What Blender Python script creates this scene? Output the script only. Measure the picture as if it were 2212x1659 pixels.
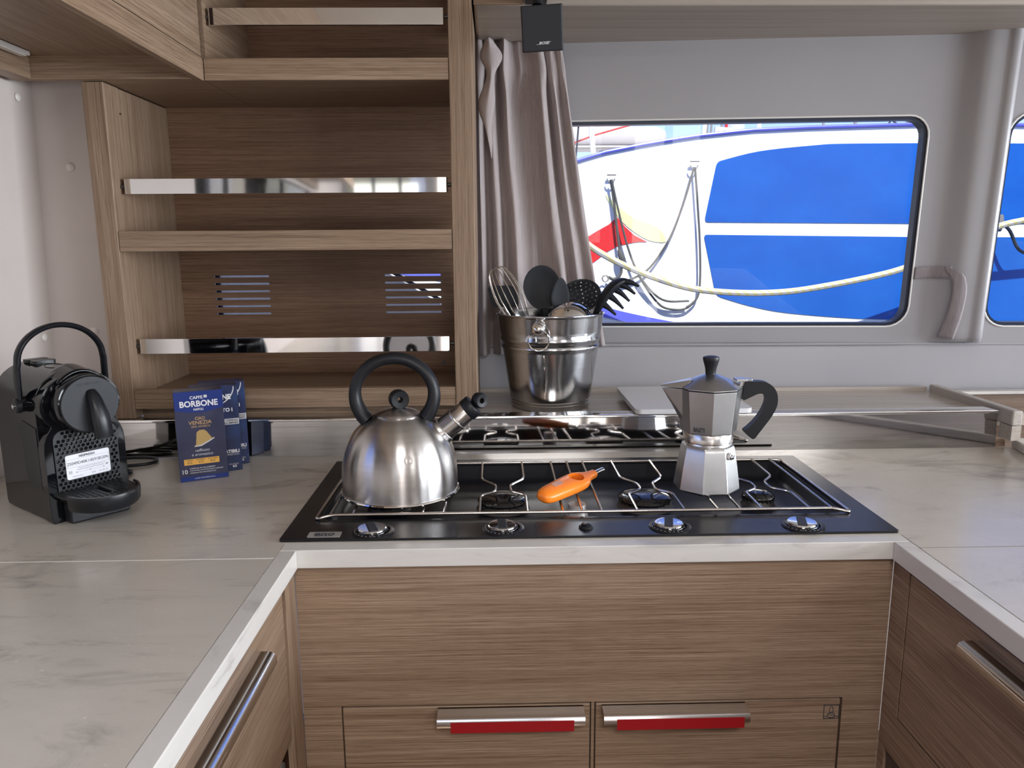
import bpy, bmesh, math, random
from mathutils import Vector, Matrix, Quaternion
from mathutils.geometry import tessellate_polygon
random.seed(7)
PI = math.pi
sc = bpy.context.scene
for o in list(bpy.data.objects):
    bpy.data.objects.remove(o, do_unlink=True)
COL = sc.collection
V = Vector

# ------------------------------------------------------------------ camera
cam = bpy.data.cameras.new('camera')
cam.sensor_width = 36.0
cam.lens = 1615.17 / 2212 * 36.0
cam.clip_start = 0.02
cam.clip_end = 500
camo = bpy.data.objects.new('camera', cam)
COL.objects.link(camo)
right = V((0.99975558, -0.02084862, -0.00735654))
down = V((-0.01101841, -0.18138658, -0.98335014))
fwd = V((0.01916712, 0.98319085, -0.18157196))
mw = Matrix((right, -down, -fwd)).transposed().to_4x4()
mw.translation = V((0, 0, 1.34))
camo.matrix_world = mw
sc.camera = camo

# ------------------------------------------------------------------ world, sun, exposure
SKY_STRENGTH = 0.17
SUN_ENERGY = 5.4
sc.view_settings.view_transform = 'Standard'
sc.view_settings.look = 'None'
sc.view_settings.gamma = 1.0
sc.view_settings.exposure = 0.45
sc.view_settings.use_curve_mapping = False
sc.cycles.use_denoising = True
sc.cycles.max_bounces = 14
sc.cycles.diffuse_bounces = 7
sc.cycles.glossy_bounces = 6
sc.cycles.transparent_max_bounces = 16
sc.cycles.caustics_reflective = False
sc.cycles.sample_clamp_indirect = 8.0
w = bpy.data.worlds.new('world')
sc.world = w
w.use_nodes = True
wn = w.node_tree.nodes
wl = w.node_tree.links
bg = wn['Background']
sky = wn.new('ShaderNodeTexSky')
sky.sky_type = 'NISHITA'
sky.sun_disc = False
sky.sun_elevation = math.radians(50)
sky.sun_rotation = math.radians(200)
sky.altitude = 0
sky.dust_density = 0.3
sky.ozone_density = 2.0
tint = wn.new('ShaderNodeMix')
tint.data_type = 'RGBA'
tint.blend_type = 'MULTIPLY'
tint.inputs[0].default_value = 1.0
tint.inputs[7].default_value = (.80, .76, 1.15, 1)
wl.new(sky.outputs[0], tint.inputs[6])
wl.new(tint.outputs[2], bg.inputs[0])
bg.inputs[1].default_value = SKY_STRENGTH
sun = bpy.data.lights.new('sun', 'SUN')
sun.energy = SUN_ENERGY
sun.angle = math.radians(0.6)
sun.color = (1.0, 0.97, 0.92)
suno = bpy.data.objects.new('sun', sun)
COL.objects.link(suno)
suno.rotation_euler = V((-0.12, 0.62, -0.78)).to_track_quat('-Z', 'Y').to_euler()




def fill_light(name, loc, rot, sx, sy, watts, col):
    l = bpy.data.lights.new(name, 'AREA')
    l.shape = 'RECTANGLE'
    l.size = sx
    l.size_y = sy
    l.energy = watts
    l.color = col
    o = bpy.data.objects.new(name, l)
    COL.objects.link(o)
    o.location = loc
    o.rotation_euler = rot
    return o


# fill lamps added at the unseen door, windows and hatches, to brighten the interior
fill_light('door_fill', (.72, -3.32, 1.05), (PI / 2, 0, 0), .56, 1.75, 8, (1.0, .93, .86))
fill_light('aft_window_fill', (-.30, -3.32, 1.35), (PI / 2, 0, 0), .9, 1.0, 4, (1.0, .94, .88))
fill_light('side_window_fill', (3.30, .40, 1.35), (PI / 2, 0, PI / 2), 2.0, .78, 105, (.97, .965, 1.0))
fill_light('side_window_fill', (3.30, -1.90, 1.35), (PI / 2, 0, PI / 2), 1.9, .78, 70, (.97, .965, 1.0))
fill_light('roof_hatch_fill', (.20, -.65, 2.10), (0, 0, 0), .58, .58, 18, (1.0, .97, .92))
fill_light('roof_hatch_fill', (1.85, -1.8, 2.10), (0, 0, 0), .68, .78, 30, (1.0, .97, .92))

# ------------------------------------------------------------------ mesh builder
class MB:
    def __init__(s):
        s.v = []
        s.f = []

    def add(s, vs, fs):
        b = len(s.v)
        s.v += [V(p) for p in vs]
        s.f += [tuple(i + b for i in f) for f in fs]
        return s

    def box(s, x0, x1, y0, y1, z0, z1):
        return s.add([(x0, y0, z0), (x1, y0, z0), (x1, y1, z0), (x0, y1, z0), (x0, y0, z1), (x1, y0, z1), (x1, y1, z1), (x0, y1, z1)],
                     [(0, 3, 2, 1), (4, 5, 6, 7), (0, 1, 5, 4), (1, 2, 6, 5), (2, 3, 7, 6), (3, 0, 4, 7)])

    def lathe(s, prof, n=48, c=(0, 0, 0), M=None, a0=0.0):
        """prof: (r, z) pairs; r=0 ends are closed"""
        vs, fs, rings = [], [], []
        for r, z in prof:
            if r < 1e-6:
                rings.append([len(vs)])
                vs.append((0, 0, z))
            else:
                rings.append(list(range(len(vs), len(vs) + n)))
                vs += [(r * math.cos(2 * PI * k / n + a0), r * math.sin(2 * PI * k / n + a0), z) for k in range(n)]
        for a, b in zip(rings[:-1], rings[1:]):
            for k in range(n):
                k2 = (k + 1) % n
                if len(a) == 1 and len(b) == 1:
                    continue
                if len(a) == 1:
                    fs.append((a[0], b[k2], b[k]))
                elif len(b) == 1:
                    fs.append((a[k], a[k2], b[0]))
                else:
                    fs.append((a[k], a[k2], b[k2], b[k]))
        M = M or Matrix.Identity(4)
        return s.add([M @ V(p) + V(c) for p in vs], fs)

    def tube(s, pts, r, n=10, closed=False, caps=True, flat=None, up=None):
        """round tube along pts; r number or list; flat=(a,b) scales the section"""
        P = [V(p) for p in pts]
        N = len(P)
        T = []
        for i in range(N):
            a = P[(i - 1) % N] if (closed or i > 0) else P[i]
            b = P[(i + 1) % N] if (closed or i < N - 1) else P[i]
            T.append((b - a).normalized())
        u = V(up) if up else (V((0, 0, 1)) if abs(T[0].z) < 0.9 else V((1, 0, 0)))
        x = T[0].cross(u).normalized()
        vs, fs = [], []
        fa, fb = flat or (1, 1)
        for i in range(N):
            if up:
                x = T[i].cross(V(up)).normalized()
            else:
                x = (x - T[i] * x.dot(T[i])).normalized()
            y = T[i].cross(x)
            rr = r[i] if isinstance(r, (list, tuple)) else r
            for k in range(n):
                a = 2 * PI * k / n
                vs.append(P[i] + (x * math.cos(a) * fa + y * math.sin(a) * fb) * rr)
        for i in range(N if closed else N - 1):
            j = (i + 1) % N
            for k in range(n):
                k2 = (k + 1) % n
                fs.append((i * n + k, i * n + k2, j * n + k2, j * n + k))
        if not closed and caps:
            fs.append(tuple(range(n - 1, -1, -1)))
            fs.append(tuple((N - 1) * n + k for k in range(n)))
        return s.add(vs, fs)

    def prism(s, outer, d0, d1, place, holes=()):
        """polygon with holes in (a,b), extruded from d0 to d1; place(a,b,d)->xyz"""
        loops = [list(outer)] + [list(h) for h in holes]
        tris = tessellate_polygon([[V((p[0], p[1], 0)) for p in L] for L in loops])
        flat = [p for L in loops for p in L]
        n = len(flat)
        vs = [place(p[0], p[1], d0) for p in flat] + [place(p[0], p[1], d1) for p in flat]
        fs = [tuple(t) for t in tris] + [tuple(i + n for i in reversed(t)) for t in tris]
        o = 0
        for L in loops:
            m = len(L)
            for i in range(m):
                j = (i + 1) % m
                fs.append((o + i, o + j, o + j + n, o + i + n))
            o += m
        return s.add(vs, fs)

    def grid(s, fn, nu, nv, closed_u=False):
        vs = [fn(i / (nu if closed_u else nu - 1), j / (nv - 1)) for j in range(nv) for i in range(nu)]
        fs = []
        for j in range(nv - 1):
            for i in range(nu if closed_u else nu - 1):
                i2 = (i + 1) % nu
                fs.append((j * nu + i, j * nu + i2, (j + 1) * nu + i2, (j + 1) * nu + i))
        return s.add(vs, fs)

    def cells(s, xs, ys, z0, z1, keep):
        """slab from rectangular cells (keep(xc,yc) -> bool), walls only on the rim"""
        xs = sorted(set(xs)); ys = sorted(set(ys))
        K = {(i, j): keep((xs[i] + xs[i + 1]) / 2, (ys[j] + ys[j + 1]) / 2) for i in range(len(xs) - 1) for j in range(len(ys) - 1)}
        nx = len(xs)
        vs = [(x, y, z) for z in (z0, z1) for y in ys for x in xs]
        off = nx * len(ys)
        fs = []
        for (i, j), k in K.items():
            if not k:
                continue
            a, b, c, d = j * nx + i, j * nx + i + 1, (j + 1) * nx + i + 1, (j + 1) * nx + i
            fs.append((d, c, b, a))
            fs.append((a + off, b + off, c + off, d + off))
            for (di, dj, p, q) in ((0, -1, a, b), (1, 0, b, c), (0, 1, c, d), (-1, 0, d, a)):
                if not K.get((i + di, j + dj), False):
                    fs.append((p, q, q + off, p + off))
        return s.add(vs, fs)

    def xf(s, M):
        s.v = [M @ p for p in s.v]
        return s

    def build(s, name, m, parent=None, smooth=False, bevel=0, seg=2, sub=0, origin=None, solid=0):
        me = bpy.data.meshes.new(name)
        off = V((0, 0, 0))
        if parent is not None:
            off = world_loc(parent)
            if getattr(s, 'local', False):
                off = V((0, 0, 0))
        if origin is not None:
            off = V(origin)
        me.from_pydata([p - off for p in s.v], [], s.f)
        bm = bmesh.new()
        bm.from_mesh(me)
        bmesh.ops.remove_doubles(bm, verts=bm.verts, dist=1e-6)
        bmesh.ops.recalc_face_normals(bm, faces=bm.faces)
        if smooth:
            for f in bm.faces:
                f.smooth = True
            for e in bm.edges:
                if len(e.link_faces) == 2 and e.calc_face_angle(0) > math.radians(42):
                    e.smooth = False
        bm.to_mesh(me)
        bm.free()
        me.materials.append(m)
        o = bpy.data.objects.new(name, me)
        COL.objects.link(o)
        if origin is not None:
            o.location = origin
        if parent is not None:
            o.parent = parent
        if solid:
            md = o.modifiers.new('solid', 'SOLIDIFY')
            md.thickness = solid
            md.offset = 0
        if bevel:
            md = o.modifiers.new('bevel', 'BEVEL')
            md.width = bevel
            md.segments = seg
            md.limit_method = 'ANGLE'
            md.angle_limit = math.radians(38)
            md.harden_normals = True
            for f in me.polygons:
                f.use_smooth = True
        if sub:
            md = o.modifiers.new('sub', 'SUBSURF')
            md.levels = sub
            md.render_levels = sub
        return o


def local(mb):
    mb.local = True
    return mb


def world_loc(o):
    p = V((0, 0, 0))
    while o is not None:
        p = p + o.location
        o = o.parent
    return p


def tag(o, label, cat, group=None):
    o['label'] = label
    o['category'] = cat
    if group:
        o['group'] = group
    return o


def thing(name, label, cat, loc, rotz=0.0, group=None):
    o = bpy.data.objects.new(name, None)
    o.empty_display_size = 0.05
    COL.objects.link(o)
    o.location = loc
    o.rotation_euler = (0, 0, rotz)
    return tag(o, label, cat, group)


def struct(name, mb, m, **k):
    o = mb.build(name, m, **k)
    o['kind'] = 'structure'
    return o


def copy_tree(o, parent=None):
    c = o.copy()
    COL.objects.link(c)
    c.parent = parent
    for ch in [x for x in bpy.data.objects if x.parent == o]:
        copy_tree(ch, c)
    return c


def text_mb(body, size, org, rt, up, ext=0.0002, width=0.0, align='CENTER', bold=0.0, shear=0.0, sx=1.0, spacing=1.0):
    cu = bpy.data.curves.new('t', 'FONT')
    cu.body = body
    cu.size = size
    cu.align_x = align
    cu.align_y = 'CENTER'
    cu.extrude = ext
    cu.offset = bold
    cu.shear = shear
    cu.space_character = spacing
    cu.resolution_u = 3
    ob = bpy.data.objects.new('t', cu)
    COL.objects.link(ob)
    dg = bpy.context.evaluated_depsgraph_get()
    me = bpy.data.meshes.new_from_object(ob.evaluated_get(dg))
    rt = V(rt).normalized()
    up = V(up).normalized()
    nn = rt.cross(up)
    if width and len(me.vertices):
        ww = [v.co.x for v in me.vertices]
        sx = width / max(1e-6, max(ww) - min(ww))
    mb = MB()
    mb.add([V(org) + rt * v.co.x * sx + up * v.co.y + nn * v.co.z for v in me.vertices], [tuple(p.vertices) for p in me.polygons])
    bpy.data.objects.remove(ob, do_unlink=True)
    bpy.data.curves.remove(cu)
    bpy.data.meshes.remove(me)
    return mb


def rrect(x0, x1, y0, y1, r, n=6):
    out = []
    for cx, cy, a in ((x1 - r, y1 - r, 0), (x0 + r, y1 - r, 90), (x0 + r, y0 + r, 180), (x1 - r, y0 + r, 270)):
        for k in range(n + 1):
            t = math.radians(a + 90 * k / n)
            out.append((cx + r * math.cos(t), cy + r * math.sin(t)))
    return out


def smooth_path(pts, n=6, closed=False):
    """Catmull-Rom"""
    P = [V(p) for p in pts]
    N = len(P)
    out = []
    rng = range(N if closed else N - 1)
    for i in rng:
        p0 = P[(i - 1) % N] if closed or i > 0 else P[i] * 2 - P[i + 1]
        p1 = P[i]
        p2 = P[(i + 1) % N]
        p3 = P[(i + 2) % N] if closed or i + 2 < N else P[i + 1] * 2 - P[i]
        for k in range(n):
            t = k / n
            out.append(0.5 * ((2 * p1) + (p2 - p0) * t + (2 * p0 - 5 * p1 + 4 * p2 - p3) * t * t + (3 * p1 - p0 - 3 * p2 + p3) * t ** 3))
    if not closed:
        out.append(P[-1])
    return out


def round_corners(pts, r, n=5):
    """polyline with filleted corners"""
    P = [V(p) for p in pts]
    out = [P[0]]
    for i in range(1, len(P) - 1):
        a, b, c = P[i - 1], P[i], P[i + 1]
        d1 = (a - b); d2 = (c - b)
        q = min(r, d1.length * .45, d2.length * .45)
        s0 = b + d1.normalized() * q
        s1 = b + d2.normalized() * q
        for k in range(n + 1):
            t = k / n
            out.append(s0 * (1 - t) ** 2 + b * 2 * t * (1 - t) + s1 * t * t)
    out.append(P[-1])
    return out


# ------------------------------------------------------------------ materials
def mat(name, col=(.8, .8, .8), rough=.5, metal=0.0, spec=.5, **k):
    m = bpy.data.materials.new(name)
    m.use_nodes = True
    b = m.node_tree.nodes['Principled BSDF']
    b.inputs['Base Color'].default_value = (*col, 1)
    b.inputs['Roughness'].default_value = rough
    b.inputs['Metallic'].default_value = metal
    b.inputs['Specular IOR Level'].default_value = spec
    for kk, v in k.items():
        b.inputs[kk.replace('_', ' ')].default_value = v
    return m


def nd(m, t, **k):
    n = m.node_tree.nodes.new(t)
    for a, v in k.items():
        setattr(n, a, v)
    return n


def lk(m, a, b):
    m.node_tree.links.new(a, b)


def noise(m, scale, detail=4, rough=.55, mapscale=(1, 1, 1), rot=(0, 0, 0), dist=0.0, co='Object'):
    tc = nd(m, 'ShaderNodeTexCoord')
    mp = nd(m, 'ShaderNodeMapping')
    mp.inputs['Scale'].default_value = mapscale
    mp.inputs['Rotation'].default_value = rot
    n = nd(m, 'ShaderNodeTexNoise')
    n.inputs['Scale'].default_value = scale
    n.inputs['Detail'].default_value = detail
    n.inputs['Roughness'].default_value = rough
    n.inputs['Distortion'].default_value = dist
    lk(m, tc.outputs[co], mp.inputs[0])
    lk(m, mp.outputs[0], n.inputs['Vector'])
    return n.outputs['Fac']


def ramp(m, fac, stops):
    r = nd(m, 'ShaderNodeValToRGB')
    els = r.color_ramp.elements
    while len(els) > 1:
        els.remove(els[-1])
    els[0].position = stops[0][0]
    els[0].color = (*stops[0][1], 1)
    for p, c in stops[1:]:
        e = els.new(p)
        e.color = (*c, 1)
    lk(m, fac, r.inputs[0])
    return r.outputs[0]


def mixc(m, a, b, fac, mode='MIX'):
    n = nd(m, 'ShaderNodeMix', data_type='RGBA', blend_type=mode)
    if hasattr(fac, 'links') or hasattr(fac, 'is_linked'):
        lk(m, fac, n.inputs[0])
    else:
        n.inputs[0].default_value = fac
    for s, idx in ((a, 6), (b, 7)):
        if isinstance(s, tuple):
            n.inputs[idx].default_value = (*s, 1)
        else:
            lk(m, s, n.inputs[idx])
    return n.outputs[2]


def bump(m, fac, strength=.1, dist=.001):
    b = nd(m, 'ShaderNodeBump')
    b.inputs['Strength'].default_value = strength
    b.inputs['Distance'].default_value = dist
    lk(m, fac, b.inputs['Height'])
    lk(m, b.outputs[0], m.node_tree.nodes['Principled BSDF'].inputs['Normal'])


def bsdf(m):
    return m.node_tree.nodes['Principled BSDF']


def wood(axis, tone=1.0):
    m = mat('oak_' + axis, rough=.42, spec=.35)
    tn = tone if isinstance(tone, tuple) else (tone,) * 3
    a = 'xyz'.index(axis)
    s1 = [400, 400, 400]; s1[a] = 4.2
    s2 = [60, 60, 60]; s2[a] = 1.3
    s3 = [700, 700, 700]; s3[a] = 22
    f1 = noise(m, 1, 5, .6, s1, dist=.25)
    f2 = noise(m, 1, 3, .5, s2, dist=.6)
    f3 = noise(m, 1, 2, .5, s3)
    c1 = ramp(m, f1, [(.26, (.17, .108, .07)), (.41, (.275, .188, .128)), (.56, (.35, .252, .176)), (.74, (.44, .33, .24))])
    c2 = ramp(m, f2, [(.3, (.82, .79, .77)), (.7, (1.0, 1.0, 1.0))])
    c = mixc(m, c1, c2, 1.0, 'MULTIPLY')
    c = mixc(m, c, tn, 1.0, 'MULTIPLY')
    c3 = ramp(m, f3, [(.38, (.78, .76, .74)), (.5, (1, 1, 1))])
    c = mixc(m, c, c3, .85, 'MULTIPLY')
    lk(m, c, bsdf(m).inputs['Base Color'])
    bump(m, f1, .12, .0006)
    return m


M = {}
M['wx'], M['wy'], M['wz'] = wood('x'), wood('y'), wood('z')
M['wback_shaded'] = wood('x', (.80, .68, .62))  # oak darkened and reddened: shade inside the shelf put into the colour
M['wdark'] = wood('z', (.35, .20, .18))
M['wgrey'] = wood('x', (.62, .62, .66))


def stone():
    m = mat('solid_surface', rough=.21, spec=.6)
    f1 = noise(m, 1, 7, .66, (3.6, 11, 9), rot=(0, 0, math.radians(-38)), dist=1.5)
    f2 = noise(m, 4, 4, .55)
    f3 = noise(m, 420, 2, .5)
    f4 = noise(m, 150, 2, .5)
    c = ramp(m, f1, [(.30, (.32, .29, .26)), (.37, (.45, .415, .37)), (.46, (.555, .512, .46)), (.75, (.59, .548, .492))])
    c = mixc(m, c, ramp(m, f2, [(.35, (.90, .90, .90)), (.65, (1, 1, 1))]), .8, 'MULTIPLY')
    c = mixc(m, c, ramp(m, f3, [(.26, (.84, .83, .81)), (.34, (1, 1, 1))]), .6, 'MULTIPLY')
    c = mixc(m, c, ramp(m, f4, [(.70, (0, 0, 0)), (.78, (.10, .10, .10))]), 1.0, 'ADD')
    lk(m, c, bsdf(m).inputs['Base Color'])
    bump(m, f3, .03, .0003)
    return m


M['stone'] = stone()
m = mat('edge_surface', (.66, .64, .62), .3)
lk(m, ramp(m, noise(m, 1, 5, .6, (7, 7, 40), dist=1.2), [(.30, (.46, .44, .42)), (.42, (.60, .58, .55)), (.7, (.64, .62, .59))]), bsdf(m).inputs['Base Color'])
M['edge'] = m
m = mat('pale_laminate', (.5, .45, .4), .16, spec=.5)
f = noise(m, 1, 4, .6, (2.5, 160, 160), dist=.3)
lk(m, ramp(m, f, [(.3, (.37, .32, .28)), (.55, (.46, .41, .365)), (.75, (.54, .49, .44))]), bsdf(m).inputs['Base Color'])
M['laminate'] = m
m = mat('pale_laminate_rail', (.5, .45, .4), .3, spec=.4)
lk(m, ramp(m, noise(m, 1, 4, .6, (160, 2.5, 160), dist=.3), [(.3, (.36, .32, .29)), (.55, (.46, .42, .38)), (.75, (.54, .50, .46))]), bsdf(m).inputs['Base Color'])
M['laminate_y'] = m
m = mat('gelcoat_white', (.66, .63, .61), .3, spec=.35)
lk(m, ramp(m, noise(m, 3, 2, .5), [(.3, (.345, .338, .358)), (.7, (.375, .368, .388))]), bsdf(m).inputs['Base Color'])
M['gel'] = m
m = mat('wall_liner', (.68, .62, .58), .55)
lk(m, ramp(m, noise(m, 6, 3, .5), [(.3, (.56, .50, .47)), (.7, (.60, .54, .51))]), bsdf(m).inputs['Base Color'])
M['liner'] = m
m = mat('ceiling_liner', (.62, .57, .51), .7)
lk(m, ramp(m, noise(m, 9, 3, .5), [(.3, (.60, .55, .49)), (.7, (.64, .59, .53))]), bsdf(m).inputs['Base Color'])
M['ceil'] = m
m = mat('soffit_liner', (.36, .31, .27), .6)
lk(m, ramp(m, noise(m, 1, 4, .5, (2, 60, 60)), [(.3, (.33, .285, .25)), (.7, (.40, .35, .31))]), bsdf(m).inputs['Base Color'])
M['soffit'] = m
m = mat('cabin_floor', (.2, .13, .08), .4)
lk(m, ramp(m, noise(m, 1, 4, .5, (60, 2, 60)), [(.3, (.13, .08, .05)), (.7, (.26, .17, .11))]), bsdf(m).inputs['Base Color'])
M['floor'] = m
M['chrome'] = mat('chrome', (.80, .79, .78), .05, 1.0)
m = mat('polished_steel', (.60, .58, .56), .045, 1.0)
f = noise(m, 1, 3, .5, (3, 3, 420))
lk(m, ramp(m, f, [(.3, (.50, .485, .47)), (.7, (.60, .585, .57))]), bsdf(m).inputs['Base Color'])
bump(m, f, .03, .0003)
M['mirror'] = m


def brushed(name, col, rough, aniso, axis='Z', radial=True, streak=0.0):
    m = mat(name, col, rough, 1.0)
    bsdf(m).inputs['Anisotropic'].default_value = aniso
    bsdf(m).inputs['Anisotropic Rotation'].default_value = .25
    t = nd(m, 'ShaderNodeTangent', direction_type='RADIAL', axis=axis)
    lk(m, t.outputs[0], bsdf(m).inputs['Tangent'])
    f = noise(m, 1, 3, .55, (9, 9, 260))
    lk(m, ramp(m, f, [(.3, tuple(c * .9 for c in col)), (.7, col)]), bsdf(m).inputs['Base Color'])
    return m


M['kettle'] = brushed('brushed_steel', (.60, .575, .56), .27, .9)
tc_ = nd(M['kettle'], 'ShaderNodeTexCoord')
vd_ = nd(M['kettle'], 'ShaderNodeVectorMath', operation='DISTANCE')
vd_.inputs[1].default_value = (.0265, -.0905, .0780)
lk(M['kettle'], tc_.outputs['Object'], vd_.inputs[0])
mr_ = nd(M['kettle'], 'ShaderNodeMapRange', interpolation_type='SMOOTHSTEP')
mr_.inputs['From Min'].default_value = 0.0
mr_.inputs['From Max'].default_value = .0095
lk(M['kettle'], vd_.outputs['Value'], mr_.inputs['Value'])
bump(M['kettle'], mr_.outputs[0], 1.0, .0011)
M['bucket'] = brushed('bucket_steel', (.50, .505, .52), .17, .5)
m = mat('cast_aluminium', (.6, .6, .6), .33, 1.0)
f = noise(m, 260, 3, .5)
bump(m, f, .08, .0003)
f2 = noise(m, 14, 3, .5)
lk(m, ramp(m, f2, [(.3, (.46, .465, .47)), (.7, (.58, .58, .585))]), bsdf(m).inputs['Base Color'])
M['alu'] = m
M['wire'] = mat('steel_wire', (.62, .58, .54), .2, 1.0)
M['steel'] = mat('satin_steel', (.62, .60, .58), .25, 1.0)
M['black_plastic'] = mat('black_plastic', (.010, .011, .014), .42, spec=.35)
M['black_gloss'] = mat('black_gloss', (.003, .0035, .005), .07, spec=.42)
M['black_satin'] = mat('black_satin', (.009, .010, .013), .33, spec=.35)
M['grey_plastic'] = mat('charcoal_plastic', (.026, .028, .033), .5, spec=.3)
M['nylon'] = mat('black_nylon', (.012, .015, .021), .5, spec=.3)
M['nylon2'] = mat('grey_silicone', (.028, .034, .044), .55, spec=.3)
m = mat('hob_enamel', (.012, .012, .014), .27, spec=.55)
bump(m, noise(m, 900, 2, .5), .05, .0002)
M['hob'] = m
M['handle'] = mat('handle_steel', (.72, .71, .70), .14, 1.0)
bsdf(m).inputs['Specular IOR Level'].default_value = .32
M['pan'] = mat('pan_enamel', (.006, .007, .012), .38, spec=.3)
M['burner'] = mat('burner_enamel', (.010, .010, .011), .12, spec=.7)
M['iron'] = mat('burner_base', (.10, .095, .09), .4, .7)
M['orange'] = mat('orange_plastic', (1.0, .25, .02), .35)
M['orange_dark'] = mat('orange_dark', (.55, .075, .005), .45)
M['red_tape'] = mat('red_tape', (.36, .008, .014), .3)
M['white'] = mat('white_plastic', (.82, .81, .79), .35)
M['offwhite'] = mat('offwhite_plastic', (.70, .66, .62), .4)
m = mat('white_board', (.78, .78, .80), .35)
bump(m, noise(m, 300, 2, .5), .04, .0003)
M['board'] = m
M['print_white'] = mat('print_white', (.85, .85, .86), .4)
M['print_dark'] = mat('print_dark', (.05, .05, .06), .5)
M['print_grey'] = mat('print_grey', (.32, .32, .33), .5)
M['print_gold'] = mat('print_gold', (.58, .37, .16), .4)
M['print_silver'] = mat('print_silver', (.62, .63, .66), .35)
M['band_orange'] = mat('band_orange', (.86, .47, .10), .4)
M['card_blue'] = mat('card_blue', (.008, .03, .20), .3)
m = mat('card_navy', (.03, .035, .085), .3)
lk(m, ramp(m, noise(m, 22, 2, .5), [(.35, (.026, .030, .075)), (.7, (.045, .05, .105))]), bsdf(m).inputs['Base Color'])
M['card_navy'] = m
m = mat('card_deep', (.016, .024, .075), .3)
lk(m, ramp(m, noise(m, 26, 2, .5), [(.35, (.012, .02, .07)), (.7, (.02, .05, .16))]), bsdf(m).inputs['Base Color'])
M['card_deep'] = m
M['gold'] = mat('gold_print', (.60, .43, .18), .3, .8)
M['rubber'] = mat('black_rubber', (.012, .013, .016), .4)
M['seal'] = mat('window_seal', (.012, .020, .045), .35)


def fabric(name, c0, c1, trans=.0):
    m = mat(name, c1, .85, spec=.15)
    f = noise(m, 1, 4, .6, (420, 420, 12))
    f2 = noise(m, 1, 3, .6, (60, 60, 5))
    c = ramp(m, f, [(.3, c0), (.7, c1)])
    c = mixc(m, c, ramp(m, f2, [(.3, (.86, .85, .85)), (.7, (1, 1, 1))]), .8, 'MULTIPLY')
    lk(m, c, bsdf(m).inputs['Base Color'])
    bsdf(m).inputs['Sheen Weight'].default_value = .25
    if trans:
        out = m.node_tree.nodes['Material Output']
        tr = nd(m, 'ShaderNodeBsdfTranslucent')
        mx = nd(m, 'ShaderNodeMixShader')
        mx.inputs[0].default_value = trans
        lk(m, c, tr.inputs[0])
        lk(m, bsdf(m).outputs[0], mx.inputs[1])
        lk(m, tr.outputs[0], mx.inputs[2])
        lk(m, mx.outputs[0], out.inputs[0])
    return m


M['curtain'] = fabric('curtain_fabric', (.39, .34, .34), (.52, .465, .465), .06)
M['slot_glow'] = fabric('slot_glow_cloth', (.93, .90, .86), (.96, .93, .90), .8)
M['strap'] = fabric('strap_fabric', (.27, .24, .26), (.38, .35, .37))


def glass():
    m = bpy.data.materials.new('window_glass')
    m.use_nodes = True
    nt = m.node_tree
    nt.nodes.clear()
    out = nt.nodes.new('ShaderNodeOutputMaterial')
    t = nt.nodes.new('ShaderNodeBsdfTransparent')
    t.inputs[0].default_value = (.93, .96, .97, 1)
    g = nt.nodes.new('ShaderNodeBsdfGlossy')
    g.inputs['Roughness'].default_value = 0.0
    fr = nt.nodes.new('ShaderNodeFresnel')
    fr.inputs[0].default_value = 1.45
    mx = nt.nodes.new('ShaderNodeMixShader')
    nt.links.new(fr.outputs[0], mx.inputs[0])
    nt.links.new(t.outputs[0], mx.inputs[1])
    nt.links.new(g.outputs[0], mx.inputs[2])
    nt.links.new(mx.outputs[0], out.inputs[0])
    return m


M['glass'] = glass()
M['hull'] = mat('hull_white', (.85, .83, .79), .22)
m = mat('hull_blue', (.012, .13, .56), .55, spec=.25)
lk(m, ramp(m, noise(m, 3, 5, .6, (1, 1, 1.6)), [(.35, (.005, .088, .40)), (.7, (.008, .115, .46))]), bsdf(m).inputs['Base Color'])
M['hull_blue'] = m
M['hull_stripe'] = mat('hull_stripe', (.12, .13, .62), .3)
M['hull_bottom'] = mat('hull_bottom', (.55, .48, .46), .5)
m = mat('hull_red', (.75, .02, .02), .35)
ck = nd(m, 'ShaderNodeTexChecker')
ck.inputs['Scale'].default_value = 55
ck.inputs['Color1'].default_value = (.78, .02, .02, 1)
ck.inputs['Color2'].default_value = (.62, .03, .03, 1)
tc = nd(m, 'ShaderNodeTexCoord')
lk(m, tc.outputs['Object'], ck.inputs[0])
lk(m, ck.outputs[0], bsdf(m).inputs['Base Color'])
M['hull_red'] = m
M['hull_yellow'] = mat('hull_yellow', (.80, .78, .36), .4)
M['rope_dark'] = mat('rope_dark', (.09, .085, .075), .8)
m = mat('rope_yellow', (.75, .7, .5), .8)
wv = nd(m, 'ShaderNodeTexWave')
wv.inputs['Scale'].default_value = 14
wv.bands_direction = 'DIAGONAL'
wv.inputs['Distortion'].default_value = 1.5
tc = nd(m, 'ShaderNodeTexCoord')
lk(m, tc.outputs['Object'], wv.inputs[0])
lk(m, ramp(m, wv.outputs[1], [(.45, (.60, .54, .46)), (.8, (.60, .50, .22))]), bsdf(m).inputs['Base Color'])
M['rope_yellow'] = m
M['canvas'] = mat('sail_cover', (.46, .41, .37), .8)
M['galv'] = mat('galvanised', (.30, .27, .24), .45, .3)
m = mat('sea_water', (.02, .07, .10), .08, spec=.6)
bump(m, noise(m, 2.2, 4, .5), .5, .08)
M['water'] = m
M['paint_yellow'] = mat('paint_yellow', (.75, .60, .25), .7)
M['paint_red'] = mat('paint_red', (.55, .05, .04), .6)
M['paint_cream'] = mat('paint_cream', (.75, .68, .58), .7)
M['deck'] = mat('deck_white', (.75, .74, .70), .5)
M['dark_frame'] = mat('dark_frame', (.03, .035, .04), .4)
M['sofa'] = fabric('sofa_fabric', (.42, .38, .33), (.52, .47, .42))

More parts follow.
